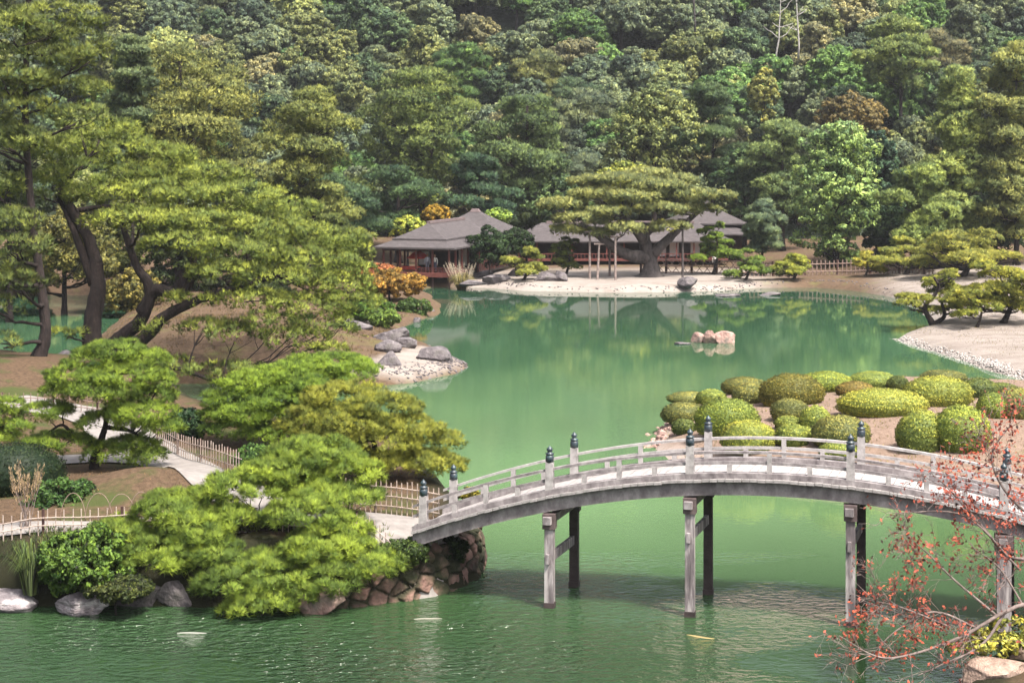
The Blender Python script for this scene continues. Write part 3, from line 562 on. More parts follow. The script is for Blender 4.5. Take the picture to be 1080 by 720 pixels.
t2 = make_tree("pine_tree", "big old pine leaning right with several thick dark limbs over the spit", base,
  [([base, W(97, 350, 84), W(103, 300, 84.3), W(97, 262, 84.8), W(80, 228, 85), W(62, 198, 85.2)], .62, .2), ([W(104, 378, 84), W(125, 358, 83.6), W(148, 338, 83.2), W(158, 305, 83), W(143, 278, 83.4), W(130, 240, 84)], .5, .16),
   ([W(150, 330, 83.2), W(165, 306, 83), W(190, 311, 82.6), W(203, 290, 82.6), W(205, 262, 83), W(220, 225, 84)], .4, .13), ([W(118, 378, 83.6), W(150, 358, 82.6), W(172, 335, 82.2), W(205, 318, 82), W(240, 306, 82), W(290, 290, 82.5)], .48, .12),
   ([W(240, 300, 82), W(262, 285, 82.5), W(262, 245, 84), W(290, 225, 85)], .2, .08), ([W(150, 366, 82.6), W(170, 382, 81.5), W(200, 392, 80.8), W(232, 404, 80.4)], .2, .08), ([W(99, 300, 84.3), W(75, 235, 85), W(60, 205, 85.5)], .28, .12)],
  T2, (.225, .265, .058), 42, cr=.36, tufts=18, blade=.26, bw=.028, k=8, dens=.6, twig_r=.07, flare=1.35)
# trees behind them at the left
LEFT = [
 ("pine_tree", "shadowy pine behind the slim-trunked pine at the left edge", 10, 185, 62, 60, 118, (.045, .06, .024), 'pine', 22, 'dome'),
 ("broadleaf_tree", "orange-tinged leafy tree glimpsed between the left pine trunks", 68, 262, 60, 40, 124, (.09, .085, .028), 'leaf', 18, 'dome'),
 ("broadleaf_tree", "yellow-orange leafy shrub tree behind the thick pine limbs", 140, 308, 38, 22, 122, (.12, .1, .028), 'leaf', 14, 'dome'),
 ("pine_tree", "mid green pine behind the leaning pine, beside the tea house shrubs", 350, 262, 40, 34, 126, (.075, .095, .03), 'pine', 16, 'dome'),
 ("pine_tree", "light yellow-green rounded pine left of the tea house", 376, 258, 20, 15, 132, (.16, .17, .04), 'pine', 12, 'dome'),
 ("broadleaf_tree", "dark leafy tree filling the gap behind the leaning pine's middle", 200, 262, 55, 42, 134, (.04, .055, .02), 'leaf', 18, 'dome'),
 ("pine_tree", "dark pine seen under the leaning pine's crown toward the tea house", 275, 280, 52, 34, 130, (.05, .065, .024), 'pine', 18, 'dome'),
 ("broadleaf_tree", "olive leafy tree standing on the bank across the left inlet", 115, 262, 45, 36, 146, (.07, .075, .024), 'leaf', 16, 'dome'),
 ("broadleaf_tree", "dark green tree at the far left bank under the pines", 20, 285, 40, 22, 140, (.03, .04, .016), 'leaf', 12, 'dome'),
]
for i, (nm, lab, cx, cy, hw, hh, Y, c, kd, n, sh) in enumerate(LEFT):
    simple_tree(nm, lab, cx, cy, hw, hh, Y, tuple(np.array(c) * 1.7), 300 + i, kd, n, sh, group="trees behind the left pines", flat=(.32 if kd == 'pine' else .62))

# ---- near garden pines
def near_pine(label, pads, Y, color, seed, stem_px, r0, base_px, cr=.22, tufts=34, blade=.16, bw=.0125, k=11, dens=.9, depth=.85, low=-.25, zb=None):
    color = tuple(np.array(color) * 1.5)
    P = px_pads(pads, Y, depth); bxy = W(base_px[0], base_px[1], Y)[:2]; b = np.array((*bxy, ground_z(*bxy) - .1)); st = [([b] + [W(*p[:2], Y + (p[2] if len(p) > 2 else 0)) for p in stem_px[0]], r0, r0 * .35)]
    for s in stem_px[1:]: st.append(([W(*p[:2], Y + (p[2] if len(p) > 2 else 0)) for p in s], r0 * .6, r0 * .2))
    return make_tree("garden_pine", label, b, st, P, color, seed, 'pine', cr, tufts, blade, bw, k, dens, low=low, twig_r=.035, group="pruned garden pines on the near bank")
near_pine("large bright green pruned pine overhanging the water beside the bridge end",
  [(330, 484, 45, 19, 1.2), (372, 503, 29, 19, .9), (300, 503, 40, 18, .7), (258, 520, 40, 22, .3), (332, 520, 34, 13, .4), (220, 534, 29, 15, .2), (182, 541, 38, 18, .1), (372, 528, 29, 13, .4),
   (133, 572, 38, 24, .1), (208, 566, 36, 22, -.6), (172, 592, 40, 24, -.9), (243, 553, 27, 16, -.3), (322, 548, 43, 22, -.5), (362, 560, 29, 15, -.4), (338, 582, 43, 22, -1.1), (228, 592, 29, 18, -1.2), (392, 597, 36, 16, -1.1),
   (285, 595, 25, 12, -1.2), (250, 618, 40, 20, -1.9), (296, 616, 34, 19, -1.9), (275, 641, 36, 15, -2.3), (342, 613, 36, 18, -1.7), (310, 630, 25, 13, -2.0), (375, 580, 20, 11, -.9)],
  44.9, (.138, .185, .03), 51, [[(322, 575, .4), (305, 545, .3), (300, 515, .6)], [(322, 580, .4), (280, 585, -.2), (230, 575, 0), (180, 565, .2)], [(318, 570, .3), (350, 560, -.2), (380, 585, -.4)]], .2, (330, 592), dens=.95, cr=.2, tufts=42, blade=.17, bw=.0125, low=-.12)
near_pine("golden olive pruned pine just behind the bamboo fence by the bridge",
  [(365, 420, 42, 12, .4), (402, 432, 40, 13, -.2), (335, 440, 34, 13, .2), (372, 448, 40, 13, -.6), (428, 455, 36, 14, -.3), (455, 470, 30, 13, .2), (400, 468, 40, 13, -.8), (345, 462, 34, 13, -.4), (440, 488, 36, 12, -.3), (400, 490, 36, 11, -.6), (318, 452, 22, 12, .3), (465, 492, 22, 10, .2), (365, 480, 30, 10, -.3)],
  52.5, (.175, .185, .034), 52, [[(402, 500, 0), (395, 470, 0), (385, 440, 0)], [(395, 480, 0), (430, 480, 0)]], .17, (402, 525))
near_pine("bright green pruned pine beside the pond inlet, behind the golden one",
  [(345, 386, 46, 9, .8), (310, 396, 44, 10, .2), (375, 396, 28, 9, .4), (270, 405, 40, 11, 0), (330, 408, 44, 11, -.5), (245, 422, 30, 10, -.2), (290, 422, 42, 11, -.8), (262, 438, 38, 11, -1), (235, 440, 24, 10, -.4), (305, 440, 34, 11, -.9), (250, 455, 34, 9, -.8), (285, 458, 30, 9, -1)],
  59, (.13, .19, .026), 53, [[(300, 470, 0), (295, 440, 0), (305, 410, 0)], [(298, 450, 0), (262, 445, -.5)]], .17, (305, 490))
near_pine("small pruned pine with a crooked dark trunk on the brown mound by the path",
  [(118, 372, 32, 9, .2), (150, 382, 26, 10, .3), (95, 383, 26, 10, 0), (85, 400, 36, 11, -.3), (130, 398, 40, 11, -.5), (165, 405, 20, 13, .1), (110, 414, 40, 10, -.7), (160, 420, 24, 11, -.2), (68, 415, 22, 9, -.3), (145, 437, 38, 11, -.6), (165, 452, 24, 10, -.3), (50, 435, 26, 8, -.4), (112, 446, 28, 8, -.6),
   (62, 468, 36, 7, -.5), (40, 475, 22, 6, -.3), (115, 478, 26, 8, -.4), (155, 482, 22, 8, -.3), (140, 470, 24, 7, -.2)],
  54, (.13, .185, .026), 54, [[(100, 480, 0), (108, 460, 0), (112, 445, 0), (118, 415, 0), (122, 385, 0)], [(104, 466, 0), (80, 460, -.2), (66, 448, -.3), (52, 455, -.3)], [(110, 450, 0), (140, 455, -.2), (150, 468, -.2)]], .16, (100, 492))
near_pine("partly cropped low pine at the left edge above the dark hedge", [(4, 428, 18, 6, 0), (-10, 440, 26, 9, .2), (12, 452, 18, 7, -.2), (-8, 462, 28, 8, 0), (20, 440, 10, 5, .1)], 57, (.13, .18, .026), 55, [[(-10, 470, 0), (-5, 440, 0)]], .12, (-12, 490))

# ------------------------------------------------------------------ clipped azalea domes
def dome_mesh(name, rx, ry, rz, seed, leaf, n, lump=.085):
    r = np.random.RandomState(seed); me_v = []; nu, nv = 28, 12
    def rad(u): return 1 + lump * (vnoise3(u * 2.2 + seed * 3.1, seed) - .5) * 2 + lump * .5 * (vnoise3(u * 5 + seed, seed + 3) - .5) * 2
    def shape(u):   # flattened dome
        return (u * rad(u)[:, None] * np.array((1, 1, .64)) + np.array((0, 0, .36))) * np.array((rx, ry, rz))
    rows = [unit(np.array([(math.cos(a) * math.cos(e), math.sin(a) * math.cos(e), math.sin(e)) for a in np.linspace(0, 2 * math.pi, nu, endpoint=False)])) for e in np.linspace(-.75, 1.5, nv)]
    V = shape(np.concatenate(rows)) * .95; q = [(i * nu + j, i * nu + (j + 1) % nu, (i + 1) * nu + (j + 1) % nu, (i + 1) * nu + j) for i in range(nv - 1) for j in range(nu)]
    u = rnd_unit(r, n * 2); u = u[u[:, 2] > -.6][:n]; P = shape(u) * r.uniform(.94, 1.03, (len(u), 1)); N = unit(u / np.array((rx, ry, rz)))
    Q = leaf_quads(r, P, N, leaf, .55); big = vnoise3(u * 1.6 + seed, seed + 8)
    t = .46 + .6 * (big - .5) + r.normal(0, .11, len(u))
    Vall = np.concatenate((V, Q.reshape(-1, 3))); idx = np.concatenate((np.array(q).ravel(), np.array([(nv - 1) * nu + j for j in range(nu)]), len(V) + np.arange(len(Q) * 4)))
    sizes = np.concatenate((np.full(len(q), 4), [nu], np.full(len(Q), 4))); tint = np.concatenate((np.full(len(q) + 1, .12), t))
    nn = unit(np.concatenate(rows)) ; qn = nn[np.array(q)].mean(1); nall = np.concatenate((qn, [[0, 0, 1]], N + r.normal(0, .3, N.shape)))
    return new_mesh(name, Vall, idx, sizes, FOL, fattr={"tint": np.clip(tint, 0, 1)}, fvec={"outward": unit(nall)})
BR, OL, YG, DK, BY = (.165, .18, .036), (.13, .122, .038), (.17, .182, .042), (.08, .092, .026), (.215, .208, .042)
DOMES = [  # cx, cy, w, h, colour, label
 (728, 420, 46, 14, OL, "low elongated olive dome at the far left end of the mound, along the water"), (721, 436, 44, 25, OL, "dark olive dome above the small brownish one at the mound's left tip"), (721, 450, 24, 18, DK, "small brownish dome at the left tip of the mound"),
 (750, 419, 30, 18, YG, "small yellow-green dome behind the large bright one at the mound's left end"), (785, 407, 45, 20, OL, "flat olive dome at the water's edge left of the big brown dome"), (789, 416, 32, 24, OL, "small brown-olive dome in front of the flat one beside the big brown dome"),
 (835, 413, 64, 40, (.13, .11, .026), "biggest brown-olive dome standing at the back of the mound"), (871, 403, 52, 24, BR, "yellow-green dome directly behind the biggest brown-olive dome"), (767, 441, 65, 46, BR, "large bright green dome with no dome in front of it at the mound's left end"),
 (789, 461, 54, 38, BY, "large bright yellow-green dome right behind the middle bridge posts"), (833, 433, 38, 26, OL, "medium olive dome in the middle cluster, just below the biggest brown dome"), (832, 446, 28, 16, YG, "smallest flat dome wedged in the middle cluster"),
 (860, 442, 32, 30, YG, "round upright green dome on the right of the middle cluster"), (835, 458, 34, 24, YG, "front yellowish dome of the middle cluster"), (887, 454, 58, 34, OL, "wide olive dome with rusty top right of the middle cluster"),
 (847, 478, 36, 16, YG, "low dome seen through the rear railing left of the third bridge post"), (885, 475, 40, 20, YG, "yellow-green dome half hidden by the third bridge post"), (902, 411, 38, 18, (.14, .1, .03), "flat rusty brown dome between two green ones at the back of the mound"),
 (921, 401, 48, 20, YG, "green dome behind the flat rusty brown one"), (930, 426, 90, 34, BY, "long loaf-shaped yellow-green dome in the middle of the mound"), (989, 415, 70, 38, BY, "tall golden-green dome right of the long loaf-shaped one"),
 (995, 397, 44, 14, OL, "flat brownish dome behind the tall golden-green dome"), (1032, 411, 42, 26, DK, "dark green dome right of the tall golden-green dome"), (971, 452, 48, 42, YG, "left one of two touching round domes behind the red maple twigs"),
 (1014, 451, 58, 50, BR, "right one of two touching round domes behind the red maple twigs"), (1047, 428, 32, 30, BR, "bright dome left of the red maple leaves at the right edge"), (1070, 425, 46, 36, OL, "reddish olive dome at the right edge of the mound"),
 (1056, 409, 32, 11, DK, "low dark dome at the back right of the mound"), (947, 404, 22, 16, DK, "small dark dome squeezed beside the green one at the back of the mound"), (1102, 428, 44, 34, OL, "olive dome just past the right edge of the mound")]
for i, (cx, cy, w, h, c, lab) in enumerate(DOMES):
    yb = cy + h * .42; z = .9
    for _ in range(4):
        p = G(cx, yb, z); Y = p[1] + w * .3 * p[1] / F; x = (cx - 540) * Y / F; z = ground_z(x, Y) if ground_z(x, Y) > .15 else .4
    s = Y / F; hz = H - (cy - h / 2 - HY) * Y / F - z; rx = w / 2 * s * 1.06; ry = rx * (.62 if w > 60 else .85); hz *= .96
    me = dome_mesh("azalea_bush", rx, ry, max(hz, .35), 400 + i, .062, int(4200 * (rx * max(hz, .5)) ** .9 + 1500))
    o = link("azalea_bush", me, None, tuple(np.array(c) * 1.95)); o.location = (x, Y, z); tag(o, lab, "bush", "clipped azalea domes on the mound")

# ------------------------------------------------------------------ rocks
def rock_mesh(name, rx, ry, rz, seed, mat, cuts=15, sub=4):
    import bmesh
    bm = bmesh.new(); bmesh.ops.create_icosphere(bm, subdivisions=sub, radius=1); V = np.array([v.co[:] for v in bm.verts]); r = np.random.RandomState(seed)
    for _ in range(cuts):
        n = unit(r.normal(size=3)); d = r.uniform(.42, .8); k = V @ n; V = V - np.maximum(k - d, 0)[:, None] * n * .92
    V *= (1 + .16 * (vnoise3(V * 2 + seed, seed) - .5) + .1 * (vnoise3(V * 6 + seed, seed + 1) - .5))[:, None]; V *= np.array((rx, ry, rz))
    for v, c in zip(bm.verts, V): v.co = c
    me = bpy.data.meshes.new(name); bm.to_mesh(me); bm.free(); me.materials.append(mat); me.polygons.foreach_set("use_smooth", np.ones(len(me.polygons), bool)); return me
def rock(label, px, py, hw, hh, z=None, mat=None, seed=0, group=None, dy=0, depth=.8, name="rock", rz=0, cuts=14):
    """px,py: middle of the rock in the photo; it stands on the ground (or in the water)"""
    zz = .2
    for _ in range(4):
        p = G(px, py + hh * .6, zz); g = ground_z(p[0], p[1]); zz = max(0, g) if z is None else z
    Y = p[1] + dy; s = Y / F; x = (px - 540) * Y / F
    o = link(name, rock_mesh(name, hw * s * 1.38, hw * s * depth * 1.25, hh * s * 1.4, seed, mat or ROCK, cuts)); o.location = (x, Y, H - (py + hh * .25 - HY) * Y / F); o.rotation_euler = (0, 0, rz); return tag(o, label, "rock", group)
RK = [("dark grey rock highest on the spit, half under the pine", 378, 343, 17, 7, 1), ("pale grey rock stacked behind the others on the spit", 412, 353, 17, 9, 2), ("broad grey rock in the middle of the spit's rock pile", 408, 364, 15, 8, 3), ("rounded grey rock at the front of the spit's rock pile", 411, 378, 13, 9, 4),
      ("grey rock at the water's edge of the spit's rock pile", 430, 362, 10, 7, 5), ("long whale-backed rock along the gravel tip of the spit", 458, 373, 20, 9, 6), ("small rock by the round shrub at the left far shore", 455, 329, 5, 4, 7), ("two-toned pebble-sized rock below the round shrub", 440, 338, 4, 3, 8), ("lone rock in the water left of the big pine trunk", 71, 376, 8, 7, 9),
      ("brown rock on the spit below the bright green shrub", 396, 339, 10, 5, 10), ("white topped stone on the slope behind the spit rocks", 368, 338, 6, 4, 11)]
for lab, px, py, hw, hh, sd in RK: rock(lab, px, py, hw, hh, None, ROCK, sd, "rocks on the spit")
FK = [("large grey rock under the pampas clump at the far shore", 470, 291, 9, 5, 21), ("flat grey rock right of the pampas clump", 505, 289, 14, 5, 22), ("low rock by the water below the flat grey rock", 525, 294, 12, 4, 23), ("pale ledge rock at the waterline of the far beach", 500, 298, 14, 3, 24), ("small rock behind the yellow-green clipped pine", 545, 288, 9, 4, 25),
      ("long dark rock left on the white beach", 575, 293, 11, 5, 26), ("steep dark rock beside the thin post on the white beach", 592, 292, 10, 7, 27), ("lumpy grey rock on the white beach right of the propped pine trunk", 724, 297, 10, 5, 28), ("flat stepping rock in the shallows before the beach", 765, 311, 12, 2, 29), ("small flat rock in the shallows right of the stepping rock", 812, 310, 10, 2, 30)]
for lab, px, py, hw, hh, sd in FK: rock(lab, px, py, hw, hh, None, ROCK, sd, "rocks along the far beach")
for lab, px, py, hw, hh, sd in [("pale pink squat rock, left one of three in open water", 735, 357, 7, 6, 31), ("upright pinkish rock, middle one of three in open water", 750, 356, 6, 9, 32), ("rounded reddish rock, right one of three in open water", 764, 357, 10, 7, 35), ("low dark rock awash beside the pale pink rock in open water", 720, 362, 7, 1.5, 34)]:
    rock(lab, px, py, hw, hh, 0, PINKROCK if sd != 34 else ROCK, sd, "rock group in the middle of the pond", cuts=8)
for lab, px, py, hw, hh, sd, m in [("wide white-streaked grey boulder at the waterline below the leafy bush", 86, 633, 32, 13, 41, STREAKROCK), ("flat mauve boulder cut by the left edge at the waterline", 6, 631, 26, 11, 42, STREAKROCK), ("dark upright boulder under the left part of the overhanging pine", 150, 622, 22, 18, 43, ROCK), ("dark square boulder beside the upright one under the overhanging pine", 186, 622, 18, 18, 44, ROCK), ("dark boulder under the middle of the overhanging pine", 330, 630, 26, 16, 45, PINKROCK)]:
    rock(lab, px, py, hw, hh, 0, m, sd, "boulders at the near waterline", dy=-.35)
rock("big rough beige-pink boulder in the bottom right corner", 1048, 706, 36, 20, .25, BEIGEROCK, 46, dy=.2)
rock("rough beige boulder behind the big one at the right edge", 1090, 690, 26, 18, .4, BEIGEROCK, 47, dy=.6)
# retaining wall of fitted stones under the bridge end
rw = np.random.RandomState(6)
edge = spline([tuple(G(335, 642)[:2]), tuple(G(372, 638)[:2]), tuple(G(405, 634)[:2]), tuple(G(440, 629.5)[:2]), tuple(G(475, 621)[:2]), tuple(G(498, 609)[:2]), tuple(G(507, 598)[:2]), tuple(G(500, 582)[:2]), tuple(G(488, 568)[:2])], 10)
acc = np.concatenate(([0], np.cumsum(np.linalg.norm(np.diff(edge, axis=0), axis=1)))); LW = acc[-1]
ns, nz = int(LW / .03), 58; S_, Z_ = np.meshgrid(np.linspace(0, LW, ns), np.linspace(-.35, 1.45, nz)); sv, zv = S_.ravel(), Z_.ravel()
seeds = []
for _ in range(4000):       # stones of uneven size: dart throwing
    q = (rw.uniform(-.2, LW + .2), rw.uniform(-.5, 1.6)); rad_ = rw.uniform(.24, .5)
    if all((q[0] - c[0]) ** 2 + 1.7 * (q[1] - c[1]) ** 2 > (max(rad_, c[2])) ** 2 for c in seeds): seeds.append((*q, rad_))
seeds = np.array(seeds); wob = .05 * (vnoise(sv * 6, zv * 6, 41) - .5); dd = np.sqrt((sv[:, None] + wob[:, None] - seeds[None, :, 0]) ** 2 + 1.5 * (zv[:, None] - wob[:, None] - seeds[None, :, 1]) ** 2); o2 = np.argsort(dd, 1)[:, :2]; d1 = np.take_along_axis(dd, o2[:, :1], 1)[:, 0]; d2 = np.take_along_axis(dd, o2[:, 1:], 1)[:, 0]
gap = np.clip((d2 - d1) / .16, 0, 1); cell = o2[:, 0]; bulge = gap ** .5 * .16 + rw.uniform(-.05, .09, len(seeds))[cell] + gap * ((sv - seeds[cell, 0]) * rw.uniform(-.2, .2, len(seeds))[cell] + (zv - seeds[cell, 1]) * rw.uniform(-.25, .1, len(seeds))[cell]) + .04 * (vnoise(sv * 9, zv * 9, 43) - .5) + .03 * (vnoise(sv * 22, zv * 22, 44) - .5)
ex, ey = np.interp(sv, acc, edge[:, 0]), np.interp(sv, acc, edge[:, 1]); tx, ty = np.interp(sv + .05, acc, edge[:, 0]) - np.interp(sv - .05, acc, edge[:, 0]), np.interp(sv + .05, acc, edge[:, 1]) - np.interp(sv - .05, acc, edge[:, 1]); tl = np.hypot(tx, ty) + 1e-6
off_ = bulge - .16 * np.maximum(zv, 0) - .5 * smooth(1.2, 1.45, zv) * smooth(-.2, .6, zv); V = np.column_stack((ex + ty / tl * off_, ey - tx / tl * off_, zv - .12 * smooth(1.15, 1.45, zv) * (1 - gap)))
idx = np.arange(ns * nz).reshape(nz, ns); q = np.stack((idx[:-1, :-1], idx[:-1, 1:], idx[1:, 1:], idx[1:, :-1]), -1).reshape(-1, 4)
tag(link("stone_wall", new_mesh("stone_wall", V, q.ravel(), np.full(len(q), 4), WALLSTONE, {"stone": rw.uniform(0, 1, len(seeds))[cell], "joint": 1 - gap}, True)), "rough reddish stone wall carrying the left end of the bridge", "wall")

# grass tufts, pebbles and litter too many to count
def scatter_grass(name, region, n, hgt, color, seed, keep, k=5, label=None):
    r = np.random.RandomState(seed); x0, x1, y0, y1 = region; x = r.uniform(x0, x1, n * 3); y = r.uniform(y0, y1, n * 3); ok = keep(x, y) & (vnoise(x * .7, y * .7, seed) > r.uniform(.25, .75, n * 3)); x, y = x[ok][:n], y[ok][:n]
    z = ground_z(x, y); ok = z > .12; P = np.column_stack((x, y, z))[ok]; N = np.repeat(np.array([[0, 0, 1.0]]), len(P), 0); V, idx = needle_tris(r, P, N, hgt, hgt * .14, k, .8, .3); t = r.normal(.5, .2, len(P))[idx]
    return tag(link(name, fol_mesh(name, V, t), None, color), kind="stuff")
def inside(poly, m_=.15): return lambda x, y: poly_sd(x, y, poly) > m_
scatter_grass("grass", (4, 40, 40, 90), 5000, .12, (.2, .17, .06), 141, inside(MOUND))
scatter_grass("grass", (26, 60, 90, 150), 9000, .09, (.17, .14, .07), 142, inside(MAIN, .8))
scatter_grass("undergrowth", (-24, -2, 42.4, 46), 5200, .2, (.075, .095, .025), 143, lambda x, y: (poly_sd(x, y, NEAR) > .25) & (poly_sd(x, y, NEAR) < 1.5))
scatter_grass("undergrowth", (-24, -2, 45, 64), 5000, .07, (.17, .1, .055), 144, inside(NEAR, 1.2))
scatter_grass("undergrowth", (-32, -6, 84, 125), 6000, .15, (.14, .095, .05), 145, lambda x, y: (poly_sd(x, y, MAIN) > .5) & (poly_sd(x, y, GRAVEL) < -.3))
def scatter_pebbles(name, pts, sizes, seed, mat):
    r = np.random.RandomState(seed); base_ = [np.array([v.co[:] for v in m_.vertices]) for m_ in [rock_mesh("tmp", 1, .85, .6, 900 + q_, mat, 9, 1) for q_ in range(5)]]; fc = np.array([list(p.vertices) for p in bpy.data.meshes["tmp"].polygons]); Vs, Fs, o_ = [], [], 0
    for p, sz in zip(pts, sizes):
        a = r.uniform(0, 6.28); b_ = base_[r.randint(5)] * sz; Vs.append(np.column_stack((b_[:, 0] * math.cos(a) - b_[:, 1] * math.sin(a), b_[:, 0] * math.sin(a) + b_[:, 1] * math.cos(a), b_[:, 2])) + p); Fs.append(fc + o_); o_ += len(b_)
    f = np.concatenate(Fs); return tag(link(name, new_mesh(name, np.concatenate(Vs), f.ravel(), np.full(len(f), 3), mat, None, True)), kind="stuff")
def along(poly_px, n, w, seed):
    r = np.random.RandomState(seed); c = spline([tuple(G(*p)[:2]) for p in poly_px], 12); t_ = r.uniform(0, len(c) - 1.01, n); i_ = t_.astype(int); p = c[i_] + (c[i_ + 1] - c[i_]) * (t_ - i_)[:, None] + r.normal(0, w, (n, 2)); return np.column_stack((p, np.maximum(ground_z(p[:, 0], p[:, 1]), -.05)))
rr = np.random.RandomState(12)
P_ = along([(944, 357), (960, 363), (1000, 375), (1040, 387), (1080, 401), (1130, 417)], 2200, .2, 1); scatter_pebbles("gravel", P_, rr.uniform(.05, .14, len(P_)), 3, PALESTONE)
P_ = along([(480, 303), (520, 303), (560, 306), (640, 308), (720, 307), (760, 306), (800, 303), (860, 302), (900, 305), (940, 312)], 300, .25, 2); scatter_pebbles("gravel", P_, rr.uniform(.06, .16, len(P_)), 4, ROCK)
P_ = along([(400, 402), (440, 400), (475, 392), (488, 386), (470, 376)], 500, .9, 3); P_ = P_[P_[:, 2] > -.04]; scatter_pebbles("gravel", P_, rr.uniform(.05, .14, len(P_)), 5, ROCK)
P_ = along([(688, 472), (700, 458), (716, 440), (750, 426), (800, 414)], 260, .25, 6); scatter_pebbles("gravel", P_, rr.uniform(.1, .28, len(P_)), 6, PINKROCK)

# ------------------------------------------------------------------ arched wooden bridge
BO = np.array((-2.5, 44.2)); BU = np.array((.977, -.214)); BN = np.array((.334, .943)); BW = 2.3
def bz(s): return 3.83 - .02 * (-2.5 + .977 * s - 7.0) ** 2
def bp(s, t, dz=0): xy = BO + BU * s + BN * t; return np.array((xy[0], xy[1], bz(s) + dz))
S_END = 19.45; POSTS = [0.0, 3.63, 7.52, 11.79, 15.7, S_END]
bridge = empty("arched_bridge", (*BO, 0), "long arched weathered wooden footbridge with black-capped posts over the pond", "bridge")
def bpart(mb_, name, mat, smooth_shade=False, parent=None, label=None):
    o = mb_.build(name, mat, None, smooth_shade)
    loc = np.array(bridge.location, dtype=np.float32); me = o.data; co = np.empty(len(me.vertices) * 3, dtype=np.float32); me.vertices.foreach_get("co", co); co = co.reshape(-1, 3) - loc
    me.vertices.foreach_set("co", co.ravel()); me.update(); o.parent = parent or bridge
    if label: o["label"] = label
    return o
BROT = math.atan2(BU[1], BU[0])
def strip(mb_, t0, t1, z0, z1, s0=-.3, s1=S_END + .3, n=64):
    ss = np.linspace(s0, s1, n + 1); V = []
    for s in ss: V += [bp(s, t0, z0), bp(s, t1, z0), bp(s, t1, z1), bp(s, t0, z1)]
    Fs = [(0, 3, 2, 1), (n * 4, n * 4 + 1, n * 4 + 2, n * 4 + 3)]
    for i in range(n):
        a = i * 4; b = a + 4
        for j in range(4): k = (j + 1) % 4; Fs.append((a + j, a + k, b + k, b + j))
    mb_.add(V, Fs)
r = np.random.RandomState(8); m = MB(); s = -.3
while s < S_END + .3:
    w = .215; e0 = -.2 + r.uniform(-.035, .02); e1 = BW + .2 + r.uniform(-.02, .035); dz = r.uniform(-.008, .008)
    a = bp(s + .006, e0, dz); b = bp(s + .006, e1, dz); c = bp(s + w - .006, e1, dz); d = bp(s + w - .006, e0, dz); dn = np.array((0, 0, -.075))
    m.add([a, b, c, d, a + dn, b + dn, c + dn, d + dn], [(3, 2, 1, 0), (4, 5, 6, 7), (0, 1, 5, 4), (1, 2, 6, 5), (2, 3, 7, 6), (3, 0, 4, 7)]); s += w
bpart(m, "deck", DECKWOOD)
for t in (0, BW):
    sg = -1 if t == 0 else 1
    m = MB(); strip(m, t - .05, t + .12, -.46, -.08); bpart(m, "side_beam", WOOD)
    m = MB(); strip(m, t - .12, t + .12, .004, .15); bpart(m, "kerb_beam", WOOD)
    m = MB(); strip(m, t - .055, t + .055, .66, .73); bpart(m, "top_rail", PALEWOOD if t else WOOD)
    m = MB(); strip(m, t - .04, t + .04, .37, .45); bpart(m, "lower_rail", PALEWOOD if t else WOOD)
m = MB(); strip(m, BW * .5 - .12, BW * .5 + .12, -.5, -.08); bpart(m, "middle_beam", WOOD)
for t in (0, BW):
    for i, s in enumerate(POSTS):
        q = bp(s, t); m = MB(); m.box(q + (0, 0, .41), (.235, .235, 1.0), BROT, .88); po = bpart(m, "railing_post", PALEWOOD)
        m = MB(); m.lathe(q + (0, 0, .905), [(.116, 0), (.116, .17), (.1, .185), (.09, .2), (.118, .22), (.118, .245), (.07, .27), (.055, .29), (.08, .32), (.088, .355), (.07, .39), (.03, .425), (.006, .46)], 14); bpart(m, "finial", CAPMETAL, True, po)
        if i < len(POSTS) - 1:
            s2 = POSTS[i + 1]
            for k, f in enumerate((.25, .5, .75)):
                c = bp(s + (s2 - s) * f, t); m = MB(); hgt = .68 if k == 1 else .38; m.box(c + (0, 0, .13 + (hgt - .13) / 2), (.13, .13, hgt - .13), BROT); bpart(m, "baluster", PALEWOOD)
BRACE_Z = [1.37, 2.16, 2.15, 1.6]
for i, s in enumerate(POSTS[1:5]):
    zt = bz(s) - .56
    for t in (0, BW):
        b = bp(s, t); w = .26 if i < 3 else .36
        m = MB(); m.box((b[0], b[1], (zt - 2.0) / 2), (w, w, zt + 2.0), BROT, .97); p = bpart(m, "pier", PIERWOOD if t == 0 else DARKPIER, label="dark pier on the far side, shade painted into its wood" if t else None)
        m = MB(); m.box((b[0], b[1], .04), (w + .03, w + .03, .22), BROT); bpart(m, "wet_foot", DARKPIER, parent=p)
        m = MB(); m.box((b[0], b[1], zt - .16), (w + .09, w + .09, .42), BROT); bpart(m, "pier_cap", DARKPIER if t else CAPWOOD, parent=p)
    m = MB(); a = bp(s, -.22); b = bp(s, BW + .22); a[2] = b[2] = BRACE_Z[i]; m.beam(a, b, .1, .26); bpart(m, "cross_brace", PIERWOOD)
    m = MB(); a = bp(s, -.3); b = bp(s, BW + .3); a[2] = b[2] = zt - .12; m.beam(a, b, .22, .2); bpart(m, "cross_beam", WOOD)

